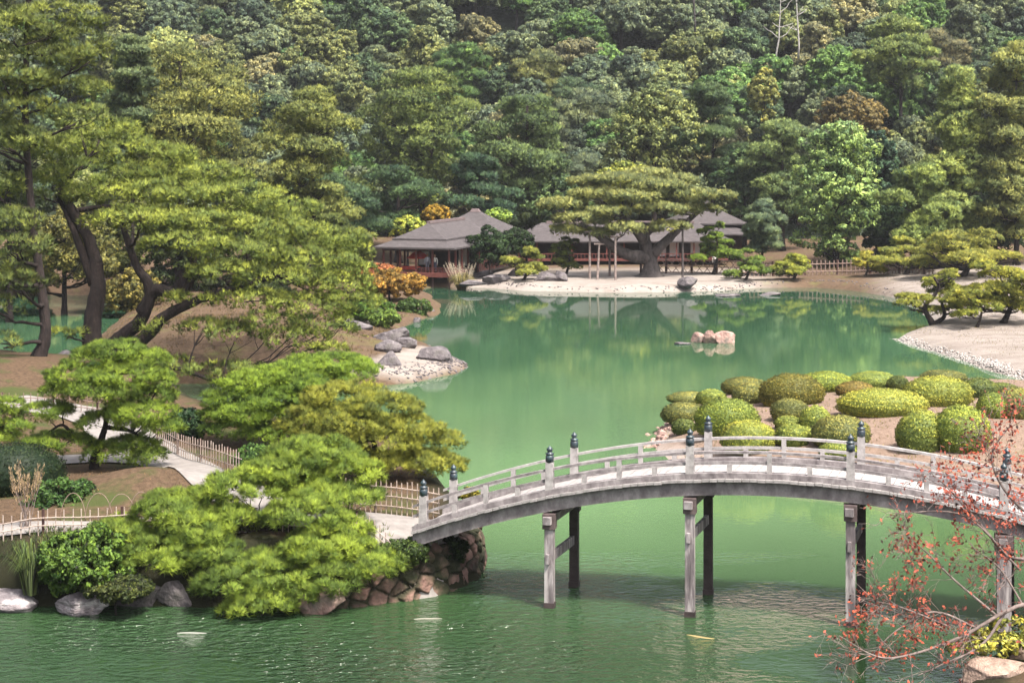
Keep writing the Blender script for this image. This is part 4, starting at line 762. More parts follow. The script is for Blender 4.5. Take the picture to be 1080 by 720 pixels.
# ------------------------------------------------------------------ bamboo fences, hoops, props
def fence(label, pts, height, gap, rails, mat, pr=.018, name="bamboo_fence", group="bamboo fences along the garden paths", post_every=2.2, lattice=False, base=None):
    c = spline(pts, 10) if len(pts) > 2 else np.array([np.array(pts[0]) + (np.array(pts[1]) - np.array(pts[0])) * t for t in np.linspace(0, 1, 12)])
    seg = np.linalg.norm(np.diff(c, axis=0), axis=1); acc = np.concatenate(([0], np.cumsum(seg))); L = acc[-1]
    at = lambda d: np.array((np.interp(d, acc, c[:, 0]), np.interp(d, acc, c[:, 1])))
    gz = (lambda p: ground_z(*p)) if base is None else (lambda p: base)
    p0 = at(0); root = empty(name, (*p0, gz(p0)), label, "fence", group); r = np.random.RandomState(len(label)); m = MB()
    ds = np.arange(0, L, gap)
    for d in ds:
        p = at(d); z = gz(p); h = height * r.uniform(.94, 1.05)
        if lattice:
            q = at(min(L, d + height * .8)); q2 = at(max(0, d - height * .8)); m.beam((*p, z + .05), (*q, gz(q) + height), .06, .06); m.beam((p[0], p[1] + .07, z + .05), (q2[0], q2[1] + .07, gz(q2) + height), .06, .06)
        else: m.tube([(*p, z - .05), (p[0] + r.normal(0, .01), p[1], z + h)], pr, 6)
    relocate(m.build("picket_panel", mat), root)
    for zr in rails:
        m = MB(); dd = np.linspace(0, L, max(3, int(L / .6))); m.tube([(at(d)[0], at(d)[1] - .03, gz(at(d)) + zr) for d in dd], pr * .95, 6); relocate(m.build("rail", mat), root)
    for d in np.arange(0, L + .01, post_every):
        p = at(d); z = gz(p); m = MB(); m.tube([(p[0], p[1] + .05, z - .2), (p[0], p[1] + .05, z + height * 1.02)], pr * 2.2, 8); relocate(m.build("post", DARKWOOD), root)
    return root
fence("long pale bamboo picket fence along the waterside path at the left", [(-20, 44.3), (-16.5, 44.35), (-12.5, 44.9), (-9.5, 45.4), (-7.4, 45.6)], .72, .24, (.28, .5), BAMBOO)
fence("bamboo grid fence between the overhanging pine and the bridge's front post", [(-6.6, 45.0), (-4.6, 44.7), (-2.75, 44.3)], .72, .17, (.2, .42, .6), BAMBOO)
fence("bamboo grid fence meeting the bridge's rear post", [(-6.2, 48.0), (-4.2, 47.3), (-2.15, 46.6)], 1.0, .17, (.25, .55, .82), BAMBOO)
fence("bamboo fence slanting down beside the path toward the inlet", [tuple(G(165, 468, 1.75)[:2]), tuple(G(205, 486, 1.75)[:2]), tuple(G(255, 505, 1.75)[:2])], .85, .22, (.3, .62), BAMBOO)
fence("pinkish brown lattice fence far back beside the slim pine trunk", [tuple(G(2, 432, 1.8)[:2]), tuple(G(50, 432, 1.8)[:2]), tuple(G(110, 436, 1.8)[:2])], .75, .3, (.25, .55), BROWNBAMBOO)
for i, px in enumerate((77, 104, 128, 149)):
    Y = 46.1 + (i % 2) * .12; R_ = .34 + .03 * (i % 3); x = (px - 540) * Y / F; z = ground_z(x, Y); m = MB(); a = np.linspace(0, math.pi, 15); m.tube(np.column_stack((np.cos(a) * R_ * 1.1, np.sin(a) * .02, np.sin(a) * .86 - .03)), .011, 6)
    o = m.build("bamboo_hoop", BROWNBAMBOO, None, True); o.location = (x, Y, z); tag(o, ["bent bamboo hoop in front of the dark leafy bush, first of the row", "second bent bamboo hoop of the row, beside the dark leafy bush", "third bent bamboo hoop of the row, before the brown mound", "last bent bamboo hoop of the row, touching the overhanging pine"][i], "garden edging", "bent bamboo hoops edging the path")

# ------------------------------------------------------------------ near shrubs, grasses
def shrub(name, label, px, py, hw, hh, Y, color, seed, leaf=.08, cr=.16, n=60, dens=1.0, group=None, cat="bush", flat=.85):
    c = W(px, py + hh * .25, Y); s = Y / F; r = np.random.RandomState(seed); base = np.array((c[0], Y, ground_z(c[0], Y) - .05)); pads = [(c, hw * s * .85, hw * s * .7, hh * s * 1.0)]
    for _ in range(5):
        a = r.uniform(0, 6.28); pads.append((c + np.array((math.cos(a) * hw * s * .55, math.sin(a) * hw * s * .45, r.uniform(-.3, .5) * hh * s)), hw * s * .45, hw * s * .45, hh * s * .5))
    st = [([base, base * .6 + c * .4 + (r.normal(0, .1), 0, 0), c], max(.03, hw * s * .05), .02)]
    return make_tree(name, label, base, st, pads, color, seed, 'leaf', cr, n, leaf, .02, dens=dens, cat=cat, group=group, low=-.7, flat=flat, twig_r=.02)
o = link("clipped_bush", dome_mesh("clipped_bush", 1.75, 1.3, 1.55, 71, .06, 7000), None, (.022, .036, .014)); Y = 50.5; o.location = ((12 - 540) * Y / F, Y, ground_z((12 - 540) * Y / F, Y)); tag(o, "very dark green clipped hedge dome at the left edge", "bush")
shrub("leafy_bush", "dark green leafy bush beside the brown mound", 66, 523, 38, 24, 48.3, (.05, .1, .026), 72, .1, .17, 60)
shrub("leafy_bush", "mid green leafy bush at the waterside above the white-streaked boulder", 92, 585, 54, 36, 43.5, (.085, .14, .026), 73, .1, .17, 60)
shrub("leafy_bush", "dark bush behind the slanting path fence by the inlet", 195, 447, 24, 20, 60, (.035, .07, .03), 74, .12, .2, 50)
shrub("leafy_bush", "small green bush at the end of the slanting path fence", 275, 482, 30, 12, 55, (.07, .13, .03), 75, .1, .18, 50)
shrub("ivy_clump", "ragged green ivy hanging over the stone wall beneath the bridge end", 425, 580, 28, 12, 44.2, (.06, .09, .024), 76, .07, .13, 55)
shrub("ivy_clump", "dark ivy in the shade right under the bridge end", 478, 578, 16, 16, 45.6, (.02, .035, .012), 77, .07, .13, 55)
shrub("low_shrub", "brownish green low growth below the overhanging pine's left boughs", 120, 618, 40, 10, 42.7, (.07, .085, .026), 78, .08, .13, 50)
shrub("yellow_shrub", "small yellow-leaved shrub behind the bridge's rear left post", 496, 520, 14, 5, 47.5, (.24, .2, .03), 79, .07, .12, 45)
# strappy grass clump and pampas plumes
def blades(name, label, base, n, L, spread, color, seed, wd=.02, cat="grass clump", droop=.5, mat=None):
    r = np.random.RandomState(seed); V = []; tt = []
    for i in range(n):
        a = r.uniform(0, 6.28); d = np.array((math.cos(a), math.sin(a), 0)); b = np.array(base) + d * r.uniform(0, .22); l = L * r.uniform(.6, 1.1); s = np.array((-d[1], d[0], 0)) * wd; o = spread * r.uniform(.2, 1); p = [b, b + d * o * l * .35 + (0, 0, l * .6), b + d * o * l * .8 + (0, 0, l * (.95 - droop * o * .5)), b + d * o * l * 1.15 + (0, 0, l * (.9 - droop * o))]
        for j in range(3): w0, w1 = (1 - j * .3), (1 - (j + 1) * .3) if j < 2 else .05; V.append([p[j] - s * w0, p[j] + s * w0, p[j + 1] + s * w1, p[j + 1] - s * w1]); tt.append(r.uniform(.3, .8))
    return tag(link(name, fol_mesh(name, np.array(V), np.array(tt)), None, color), label, cat)
b = W(32, 615, 43.3); b[2] = max(.4, ground_z(b[0], b[1]) - .1); blades("grass_clump", "strappy dark green grass clump at the left waterside", b, 260, 1.5, .55, (.075, .105, .035), 81)
def plumes(name, label, px, py_base, Y, hgt, n, seed, color, spread, stalk_color=(.2, .17, .06), plume=.4):
    x = (px - 540) * Y / F; base = np.array((x, Y, ground_z(x, Y))); root = empty(name, base, label, "pampas grass"); r = np.random.RandomState(seed); V, t = [], []; m = MB()
    for i in range(n):
        tip = base + np.array((r.uniform(-1, 1) * spread, r.uniform(-.6, .6) * spread, hgt * r.uniform(.75, 1.05))); m.tube(limb_pts(r, base + r.normal(0, .08, 3) * (1, 1, 0), tip, -.1, 4, .02), np.linspace(.015, .006, 5), 5)
        k = 130; q = r.uniform(0, 1, k); d = unit(tip - base); P = tip - d * plume + d * plume * 1.25 * q[:, None] + r.normal(0, .022 + .02 * np.sin(math.pi * q)[:, None], (k, 3)); vv, _ = needle_tris(r, P, np.repeat(d[None], k, 0), .1, .014, 1, .6); V.append(vv); t.append(r.uniform(.3, .75, k))
    so = m.build("stalks", TWIG); relocate(so, root); c = link("plumes", fol_mesh("plumes", np.concatenate(V), np.concatenate(t)), None, color); relocate(c, root); return root
plumes("pampas_grass", "buff feathery grass plumes standing behind the left picket fence", 26, 560, 45.2, 1.75, 11, 82, (.36, .25, .17), .55, plume=.62)
pg = plumes("pampas_grass", "white-plumed pampas clump on the far shore beside the tea house", 487, 300, 147.5, 3.3, 34, 83, (.62, .52, .46), 1.6, plume=.9)
x = (487 - 540) * 147.4 / F; gb = blades("leaf_clump", "", (0, 0, 0), 500, 2.6, .5, (.26, .22, .1), 84, .06); gb.name = "leaves"; gb.parent = pg
for k in ("label", "category"):
    if k in gb: del gb[k]

# ------------------------------------------------------------------ shrubs of the left far shore
shrub("maple_shrub", "orange and yellow maple shrub on the left far shore", 412, 297, 38, 15, 129, (.3, .17, .04), 91, .2, .34, 50, flat=.6)
shrub("maple_shrub", "coral red maple shrub behind the orange one by the tea house", 392, 285, 24, 8, 134, (.36, .13, .06), 92, .2, .32, 45, flat=.6)
shrub("round_shrub", "round dark green shrub at the waterline left of the tea house reflection", 437, 325, 17, 12, 122, (.06, .1, .024), 93, .16, .3, 55)
shrub("round_shrub", "bright green creeping shrub above the spit rocks", 388, 326, 28, 14, 112, (.09, .17, .03), 94, .16, .3, 55)
shrub("round_shrub", "yellow-green shrub leaning over the slope behind the spit", 404, 335, 20, 10, 109, (.12, .18, .04), 95, .15, .28, 50)
shrub("round_shrub", "light green shrub low on the slope right of the leaning pine", 355, 350, 28, 12, 100, (.085, .115, .03), 96, .15, .3, 50)
shrub("ground_cover", "dull yellow low growth on the spit's brown slope", 376, 358, 18, 5, 98, (.14, .14, .05), 97, .12, .22, 45)
shrub("ground_cover", "dark low growth by the gravel edge of the spit", 372, 388, 18, 5, 90, (.06, .075, .03), 98, .1, .2, 45)
shrub("leafy_bush", "pale green bush below the leaning pine's lowest bough", 245, 370, 26, 8, 96, (.1, .11, .04), 99, .14, .26, 45)

# ------------------------------------------------------------------ tea house buildings
def roof_rings(mb_, x0, x1, y0, y1, ze, zr, curve=.25, n=6, ridge=None, th=.16):
    """hipped roof with slightly concave slopes; inset grows until the ridge"""
    half = min(x1 - x0, y1 - y0) / 2 * (1 if ridge is None else ridge); V = [(x0, y0, ze - th), (x1, y0, ze - th), (x1, y1, ze - th), (x0, y1, ze - th)]; Fs = [(3, 2, 1, 0)]
    for i in range(n + 1):
        t = i / n; d = half * t * .999; z = ze + (zr - ze) * ((1 - curve) * t + curve * t * t); V += [(x0 + d, y0 + d, z), (x1 - d, y0 + d, z), (x1 - d, y1 - d, z), (x0 + d, y1 - d, z)]
    for i in range(n + 1):
        a = i * 4; b = a + 4
        for j in range(4): k = (j + 1) % 4; Fs.append((a + j, a + k, b + k, b + j))
    a = (n + 1) * 4; Fs.append((a, a + 1, a + 2, a + 3)); mb_.add(V, Fs)
TR = -math.radians(17)
tea = empty("tea_house", (-5.65, 148.0, 0), "low tea house with tiered grey hipped roof and open red-brown veranda over the water", "building", None, TR)
FZ = 1.45
m = MB(); roof_rings(m, -7.9, .35, -.35, 18.5, 3.85, 4.95, .15, 4, .62); lower = m.build("lower_roof", ROOF, tea)
m = MB(); roof_rings(m, -6.5, -1.0, 1.05, 19.0, 4.6, 6.0, .2, 6); upper = m.build("upper_roof", ROOF, tea)
m = MB(); m.box((-3.75, 9.0, 6.06), (.4, 10.6, .26)); m.build("ridge_cap", ROOF_PINK, upper)
m = MB(); roof_rings(m, -8.4, 1.4, 13.0, 22.0, 4.3, 6.75, .22, 6, .995); rear = m.build("rear_roof", ROOF, tea)
m = MB(); m.box((-3.5, 17.5, 6.8), (1.1, .6, .34), 0, .6); m.build("roof_finial", ROOF_PINK, rear)
m = MB(); m.box((-3.78, 3.9, FZ - .1), (7.0, 7.6, .2)); m.box((-3.78, .12, FZ - .28), (7.1, .14, .3)); m.build("floor", REDWOOD, tea)
for x in (-7.1, -5.4, -3.78, -2.1, -.45):
    m = MB(); m.box((x, .35, (FZ + 3.8) / 2), (.17, .17, 3.8 - FZ)); m.build("post", REDWOOD, tea)
    m = MB(); m.box((x, .4, (FZ - 1.6) / 2), (.16, .16, FZ + 1.2)); m.build("stilt", DARKWOOD, tea)
for y in (2.2, 4.1, 6.0):
    for x in (-7.1, -.45):
        m = MB(); m.box((x, y, (FZ + 3.8) / 2), (.17, .17, 3.8 - FZ)); m.build("post", REDWOOD, tea)
m = MB(); m.box((-3.78, .35, 3.62), (6.9, .14, .3)); m.box((-.45, 3.9, 3.62), (.14, 7.0, .3)); m.box((-7.1, 3.9, 3.62), (.14, 7.0, .3)); m.build("eave_beam", DARKWOOD, tea)
m = MB(); m.box((-3.78, .3, FZ + .42), (6.7, .07, .08)); m.box((-3.78, .3, FZ + .2), (6.7, .05, .05))
for x in np.arange(-7, -.4, .42): m.box((x, .3, FZ + .2), (.05, .05, .42))
m.build("railing", REDWOOD, tea)
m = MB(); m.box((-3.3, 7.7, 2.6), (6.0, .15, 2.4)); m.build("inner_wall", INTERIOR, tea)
m = MB()
for x in (-5.6, -1.4):
    m = MB(); m.box((x, 7.55, 2.5), (1.1, .06, 1.7)); m.build("paper_screen", PAPER, tea)
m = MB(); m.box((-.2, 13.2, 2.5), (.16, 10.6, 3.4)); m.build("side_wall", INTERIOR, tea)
m = MB()
for y in np.arange(7.9, 18.3, .55): m.box((-.08, y, 2.6), (.07, .09, 3.2))
m.build("lattice", REDWOOD, tea)
# wing behind the beach and the building on the right
wing = empty("tea_house_wing", W(545, 290, 171), "long single-storey wing with a plain grey roof behind the propped pine", "building"); wing.location[2] = 0; x0, x1 = 0.0, 23.0
m = MB(); roof_rings(m, x0 - 1, x1 + .8, -1.0, 6.5, 3.3, 5.15, .15, 5, .999); wr = m.build("roof", ROOF, wing)
m = MB(); m.box((x1 / 2, 2.75, 5.2), (16.4, .4, .28)); m.build("ridge_cap", ROOF_PINK, wr)
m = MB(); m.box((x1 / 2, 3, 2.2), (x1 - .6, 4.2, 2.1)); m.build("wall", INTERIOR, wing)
m = MB(); m.box((x1 / 2, .2, 1.25), (x1, 2.2, .24)); m.build("veranda", REDWOOD, wing)
m = MB()
for x in np.arange(.3, x1, 1.9): m.box((x, -.6, 2.2), (.15, .15, 2.1))
m.build("veranda_posts", REDWOOD, wing)
m = MB(); m.box((x1 / 2, -.75, 1.9), (x1 - .2, .06, .09))
for x in np.arange(.2, x1, .4): m.box((x, -.75, 1.6), (.07, .05, .55))
m.build("railing", REDWOOD, wing)
for x in (15.9, 17.3, 19.6): m = MB(); m.box((x, .84, 2.3), (1.0, .05, 1.5)); m.build("paper_screen", PAPER, wing)
rb = empty("garden_building", W(718, 290, 176), "taller building with a warm grey hipped roof right of the propped pine", "building"); rb.location[2] = 0
m = MB(); roof_rings(m, -1.0, 7.6, -1.0, 9, 5.0, 7.25, .2, 6, .999); r2 = m.build("roof", ROOF, rb)
m = MB(); m.box((3.3, 4, 7.3), (.5, 1.6, .3)); m.build("ridge_cap", ROOF, r2)
m = MB(); roof_rings(m, -1.6, 8.0, -2.6, 5, 3.9, 4.7, .1, 4, .6); m.build("eave_roof", ROOF, rb)
m = MB(); m.box((3.3, 4, 2.9), (7.2, 7.6, 3.9)); m.build("wall", DARKWOOD, rb)
for x in (.9, 2.4, 4.1): m = MB(); m.box((x, .17, 2.2), (1.0, .05, 1.7)); m.build("paper_screen", PAPER, rb)

def tea_pt(x, y, z=FZ):
    c, s = math.cos(TR), math.sin(TR); return np.array((-5.65 + x * c - y * s, 148 + x * s + y * c, z))
# red parasol and red bench on the veranda
p = tea_pt(-4.6, 3.2); par = empty("parasol", p, "large red paper parasol standing on the tea house veranda", "parasol")
m = MB(); m.lathe((0, 0, 0), [(1.12, 1.15), (1.1, 1.2), (.6, 1.62), (.06, 1.95), (.02, 2.02)], 20); m.build("canopy", REDCLOTH, par)
m = MB(); m.tube([(0, 0, 0), (0, 0, 1.95)], .03, 8); m.lathe((0, 0, 0), [(.22, 0), (.22, .06), (.05, .12)], 12); m.build("pole", DARKWOOD, par)
p = tea_pt(-4.9, 1.8); bn = empty("bench", p, "low bench covered with red felt under the parasol", "bench", None, TR)
m = MB(); m.box((0, 0, .4), (1.8, .8, .06)); m.box((0, -.41, .3), (1.8, .02, .2)); m.build("felt_cover", REDCLOTH, bn)
for x in (-.75, .75):
    for y in (-.3, .3): m = MB(); m.box((x, y, .185), (.07, .07, .37)); m.build("leg", DARKWOOD, bn)

# people in the tea house and by the fence
SKIN = mat_noise("skin", [(.3, (.42, .26, .19)), (.7, (.5, .32, .24))], 8, .6, 0); HAIR = mat_noise("black_hair", [(.3, (.01, .009, .009)), (.7, (.03, .025, .022))], 20, .6, .2)
def cloth(name, c): return mat_noise(name, [(.3, tuple(np.array(c) * .85)), (.7, tuple(np.array(c) * 1.1))], 8, .85, .2)
def person(label, loc, facing, top, bottom, seated=False, scale=1.0):
    root = empty("person", loc, label, "person", "visitors", facing); r = np.random.RandomState(3); m = MB()
    hip = .5 if seated else .9; sh = hip + .52; m.cur = 1
    for sx in (-1, 1):
        m.cur = 1
        if seated: m.tube(spline([(sx * .1, .05, hip), (sx * .12, -.38, hip + .02), (sx * .12, -.42, .08)], 6), np.linspace(.095, .055, 13), 9)
        else: m.tube(spline([(sx * .085, 0, hip + .03), (sx * .1, -.01, .48), (sx * .11, .01, .07)], 6), np.linspace(.095, .055, 13), 9)
        fy = -.42 if seated else 0; m.cur = 3; m.tube([(sx * .12, fy + .06, .045), (sx * .12, fy - .08, .05), (sx * .125, fy - .19, .03)], (.05, .05, .03), 8)
        m.cur = 0; hand = np.array((sx * .17, -.33, hip + .1)) if seated else np.array((sx * .27, -.06, hip - .12)); m.tube(spline([(sx * .17, 0, sh - .03), (sx * .25, .02, sh - .27), hand], 5), np.linspace(.056, .036, 11), 8)
        m.cur = 2; d = unit(hand - np.array((sx * .25, .02, sh - .27))); m.tube([hand, hand + d * .09], (.032, .04), 8)
        for f in range(4): a = hand + d * .08 + np.array((0, (f - 1.5) * .02, 0)); m.tube([a, a + d * (.065 + .01 * (f in (1, 2))), a + d * .09 + (0, -.012, -.005)], (.0095, .009, .007), 5)
        a = hand + d * .03 + np.array((0, -.03, 0)); m.tube([a, a + d * .04 + (0, -.025, 0), a + d * .065 + (0, -.03, 0)], (.011, .01, .008), 5)
    m.cur = 1; m.tube([(0, .01, hip - .06), (0, 0, hip + .1)], (.145, .15), 12); m.cur = 0
    m.tube(spline([(0, 0, hip + .06), (0, -.01, hip + .25), (0, 0, sh - .1), (0, .01, sh + .02)], 4), np.concatenate((np.linspace(.145, .14, 5), np.linspace(.15, .17, 4), np.linspace(.165, .075, 4))), 14)
    m.cur = 2; m.tube([(0, .01, sh - .02), (0, 0, sh + .1)], (.06, .055), 10)
    m.lathe((0, -.005, sh + .06), [(.045, 0), (.068, .03), (.083, .09), (.088, .14), (.08, .19), (.05, .23), (.01, .243)], 14); m.tube([(0, -.08, sh + .18), (0, -.105, sh + .15)], (.01, .016), 6)
    for sx in (-1, 1): m.tube([(sx * .085, .005, sh + .2), (sx * .098, .01, sh + .16)], (.014, .01), 6)
    m.cur = 3
    for sx in (-1, 1): m.tube([(sx * .03, -.083, sh + .19), (sx * .03, -.088, sh + .188)], (.008, .006), 6)
    m.cur = 4; m.tube([(-.022, -.082, sh + .115), (.022, -.082, sh + .115)], (.006, .006), 5)
    m.build("body", [top, bottom, SKIN, HAIR, REDCLOTH], root, True)
    m = MB(); m.lathe((0, .018, sh + .13), [(.087, 0), (.095, .06), (.09, .11), (.06, .155), (.012, .175)], 14); m.build("hair", HAIR, root, True); root.scale = (scale,) * 3; return root
person("visitor in pale grey-blue top standing left of a companion on the tea house veranda", tea_pt(-2.95, 1.2), .4, cloth("pale_blue_cotton", (.4, .42, .5)), cloth("grey_cotton", (.16, .16, .2)))
person("visitor in a white top standing right of a companion on the tea house veranda", tea_pt(-2.15, 1.1), -.3, cloth("white_cotton", (.62, .6, .58)), cloth("navy_cotton", (.08, .09, .14)), scale=.98)
px_ = 754; Y = 164.0; x = (px_ - 540) * Y / F
person("person in dark clothes and a white hat line sitting behind the far lattice fence".replace(" and a white hat line", ""), (x, Y, ground_z(x, Y)), .2, cloth("white_shirt", (.6, .58, .56)), cloth("black_cotton", (.03, .03, .035)))

# ------------------------------------------------------------------ far beach: propped pine, clipped pines, fences
OP = px_pads([(592, 216, 24, 5, 0), (614, 231, 28, 5, -1), (600, 243, 20, 4, 0), (632, 205, 30, 5, 1), (642, 224, 24, 4, -2), (655, 190, 34, 5, 1), (668, 208, 28, 5, -2), (660, 241, 20, 4, -3), (692, 197, 34, 5, 0), (697, 221, 26, 5, -2), (706, 240, 20, 4, -2), (724, 206, 30, 5, 0), (737, 222, 22, 4, 1), (754, 207, 20, 4, 1), (630, 246, 18, 3, -1), (680, 184, 24, 4, 2), (714, 190, 22, 4, 2), (620, 192, 22, 4, 3), (650, 214, 20, 4, 3), (710, 214, 20, 4, 3)], 155, .9)
b = W(686, 293, 155); b[2] = ground_z(b[0], b[1]) - .2
old = make_tree("pine_tree", "huge spreading old pine on the white beach with limbs held up by poles", b, [([b, W(686, 275, 155), W(680, 255, 155), W(682, 235, 155)], .9, .45), ([W(683, 272, 155), W(660, 268, 154.5), W(640, 255, 154), W(622, 242, 154), W(606, 235, 154)], .72, .2), ([W(688, 268, 155), W(705, 252, 155), W(720, 238, 155.5), W(742, 218, 156)], .6, .2), ([W(680, 255, 155), W(668, 240, 154), W(658, 225, 154)], .6, .2), ([W(682, 245, 155), W(700, 228, 155), W(705, 212, 155)], .5, .15)], OP, (.27, .285, .11), 61, cr=.34, tufts=18, blade=.36, bw=.075, k=5, dens=.8, bark=BARK_GREY, twig_r=.1, flare=2.3)
for i, (px, pt, pb, Y, l) in enumerate([(622, 245, 296, 152, "leftmost pale prop pole under the huge beach pine"), (630, 258, 296, 151, "leaning prop pole of the pair under the beach pine's left limb"), (643, 250, 291, 156, "darker prop pole farther back under the beach pine"), (649, 250, 299, 150, "tall front prop pole close to the beach pine's trunk"), (720, 232, 294, 153, "dark slim prop pole right of the beach pine's trunk")]):
    a = W(px, pb, Y); a[2] = ground_z(a[0], a[1]) - .1; e = W(px + (2 if i == 1 else 0), pt, Y + 1); m = MB(); m.tube([a, (a + e) / 2, e], (.12, .11, .1), 8); m.tube([e + (-.5, 0, .05), e + (.5, 0, .05)], .09, 8)
    o = m.build("prop_pole", TWIG if i < 4 else BARK_GREY); tag(o, l, "support pole", "prop poles under the old pine")
def cloud_pine(label, cx, cy, hw, hh, Y, color, seed, n=13, stem=None, name="cloud_pine"):
    r = np.random.RandomState(seed); L = []
    for i in range(n):
        t = i / (n - 1); w = hw * (1.0 - .5 * t) * r.uniform(.24, .38); a = r.uniform(-1, 1) * (hw * (1 - .5 * t) - w * .7); L.append((cx + a, cy + hh * .75 - 1.6 * hh * t, w, w * .26, r.uniform(-1, 1) * hw * Y / F * .7))
    color = tuple(np.array(color) * 1.6); P = px_pads(L, Y, .95); b = W(cx, cy + hh, Y); b[2] = ground_z(b[0], b[1]) - .1; t_ = W(cx + hw * .1, cy - hh * .5, Y); st = stem or [([b, b * .5 + t_ * .5 + (hw * .12 * Y / F, 0, 0), t_], max(.1, hw * Y / F * .06), .05)]
    return make_tree(name, label, b, st, P, color, seed, 'pine', max(.2, hw * Y / F * .06), 18, max(.16, Y * .0017), max(.02, Y * .00045), 5, .9, low=-.1, twig_r=.05, group="clipped cloud pines along the shore")
cloud_pine("yellow-green mushroom-shaped clipped pine left on the white beach", 552, 277, 30, 15, 150, (.19, .2, .045), 101, 13)
cloud_pine("green clipped pine beside the mushroom-shaped one on the beach", 596, 268, 26, 18, 156, (.12, .14, .03), 102, 12)
cloud_pine("bright green clipped pine behind the lattice fence right of the propped pine", 752, 256, 30, 22, 158, (.11, .16, .026), 103, 14)
cloud_pine("bright green low clipped pine on the bank before the far fence", 786, 279, 28, 16, 151, (.12, .17, .035), 104, 13)
cloud_pine("flat yellow-green clipped pine on the bank below the pale broadleaf tree", 836, 281, 29, 12, 152, (.19, .2, .035), 105, 13)
cloud_pine("small yellow clipped pine at the left end of the right bank row", 912, 277, 22, 11, 153, (.24, .22, .04), 106, 10)
cloud_pine("wide yellow-green clipped pine second in the right bank row", 955, 267, 38, 16, 152, (.19, .195, .045), 107, 14)
cloud_pine("broad flat-layered golden pine at the top of the right bank row", 1015, 263, 62, 21, 146, (.185, .185, .045), 108, 26)
cloud_pine("golden clipped pine with a crooked trunk on the right spit", 985, 309, 44, 26, 112, (.19, .195, .04), 109, 18, [([np.array((*W(985, 342, 112)[:2], ground_z(*W(985, 342, 112)[:2]) - .1)), W(978, 332, 112), W(976, 322, 112), W(990, 305, 112), W(985, 292, 112)], .24, .08), ([W(986, 341, 112), W(996, 333, 112), W(993, 318, 112)], .2, .1)])
cloud_pine("large golden layered pine at the right edge of the spit", 1058, 304, 60, 30, 110, (.2, .2, .04), 110, 26)
cloud_pine("low golden pine filling between the two large golden pines", 1030, 322, 30, 15, 108, (.19, .2, .04), 111, 10)
shrub("round_shrub", "tall dark green clipped shrub mass left of the beach pines", 516, 258, 22, 24, 153, (.03, .055, .022), 121, .2, .42, 55)
shrub("round_shrub", "dark rounded shrub joined to the tall dark mass by the wing roof", 545, 254, 22, 16, 155, (.034, .06, .024), 122, .2, .42, 55)
b_ = W(553, 246, 156); b_[2] = ground_z(b_[0], b_[1])
simple_tree("cycad_palm", "small dark flat-topped tree rising before the wing roof", 555, 234, 15, 6, 157, (.05, .07, .028), 123, 'pine', 7)
fence("dark lattice fence along the white beach right of the propped pine", [tuple(W(676, 290, 160)[:2]), tuple(W(735, 290, 160)[:2]), tuple(W(782, 290, 158)[:2])], 1.5, .8, (.12, .75, 1.4), BROWNBAMBOO, .06, "lattice_fence", "fences along the far bank", 2.6, True)
fence("brown picket fence along the right far bank", [tuple(W(782, 290, 157)[:2]), tuple(W(860, 290, 157)[:2]), tuple(W(930, 290, 155)[:2]), tuple(W(985, 290, 150)[:2])], 1.45, .42, (.35, 1.1), BROWNBAMBOO, .06, "picket_fence", "fences along the far bank", 3.2)

# ------------------------------------------------------------------ red maple, yellow-leaved shrub at the lower right
def twig_tree(seed, mains, mat, depth=3, n_side=5, L0=1.3, base_r=.05):
    r = np.random.RandomState(seed); m = MB(); tips = []
    def grow(p, d, L, rad, lev):
        e = p + d * L; pts = limb_pts(r, p, e, .12, 4, .05); m.tube(pts, np.linspace(rad, rad * .45, 5), 5); tips.append(pts[-1]); tips.append(pts[3])
        if lev > 0:
            for _ in range(r.randint(2, 4)):
                j = r.randint(1, 5); nd = unit(d + r.normal(0, .55, 3) * np.array((1, .7, 1))); grow(pts[j], nd, L * r.uniform(.45, .75), max(.005, rad * .5), lev - 1)
    for pts, r0, r1 in mains:
        p = spline(pts, 6); m.tube(p, np.linspace(r0, r1, len(p)), 8, .06)
        for k in range(n_side):
            j = r.randint(len(p) // 4, len(p) - 1); d = unit(unit(p[min(j + 1, len(p) - 1)] - p[j - 1]) * .5 + r.normal(0, .6, 3) * np.array((1, .6, 1)) + np.array((-.15, 0, .15))); grow(p[j], d, L0 * r.uniform(.5, 1.1), max(.009, r1 * .7), depth - 1)
    return m, np.array(tips)
MY = 37.5
tb = np.array((14.6, 37.9, .6)); mains = [([tb, W(1150, 640, MY), W(1140, 560, MY), W(1130, 470, MY)], .13, .05),
  ([W(1148, 650, MY), W(1090, 637, MY), W(1060, 645, MY - .1), W(1012, 672, MY - .3), W(960, 690, MY - .5), W(925, 692, MY - .6), W(885, 670, MY - .7)], .065, .012), ([W(1060, 645, MY), W(1035, 680, MY - .4), W(990, 702, MY - .6), W(968, 712, MY - .8)], .04, .012), ([W(1030, 662, MY), W(985, 645, MY + .2), W(945, 665, MY + .1), W(920, 690, MY)], .035, .01),
  ([W(1050, 648, MY), W(1005, 610, MY + .3), W(975, 580, MY + .5), W(960, 572, MY + .5)], .035, .01), ([W(1142, 590, MY), W(1090, 590, MY), W(1062, 585, MY + .3), W(1040, 560, MY + .3), W(1005, 520, MY + .5), W(990, 505, MY + .6)], .06, .012), ([W(1138, 540, MY), W(1095, 545, MY), W(1062, 520, MY), W(1046, 480, MY + .2), W(1068, 445, MY + .3)], .05, .012), ([W(1075, 600, MY), W(1020, 545, MY + .3), W(960, 540, MY + .4), W(935, 545, MY + .4)], .03, .008), ([W(1000, 660, MY), W(950, 640, MY), W(915, 632, MY)], .03, .008), ([W(1080, 640, MY), W(1055, 600, MY + .1), W(1030, 580, MY)], .03, .01)]
maple = empty("maple_tree", tb, "red-leaved half-bare maple reaching in over the water from the right edge", "tree")
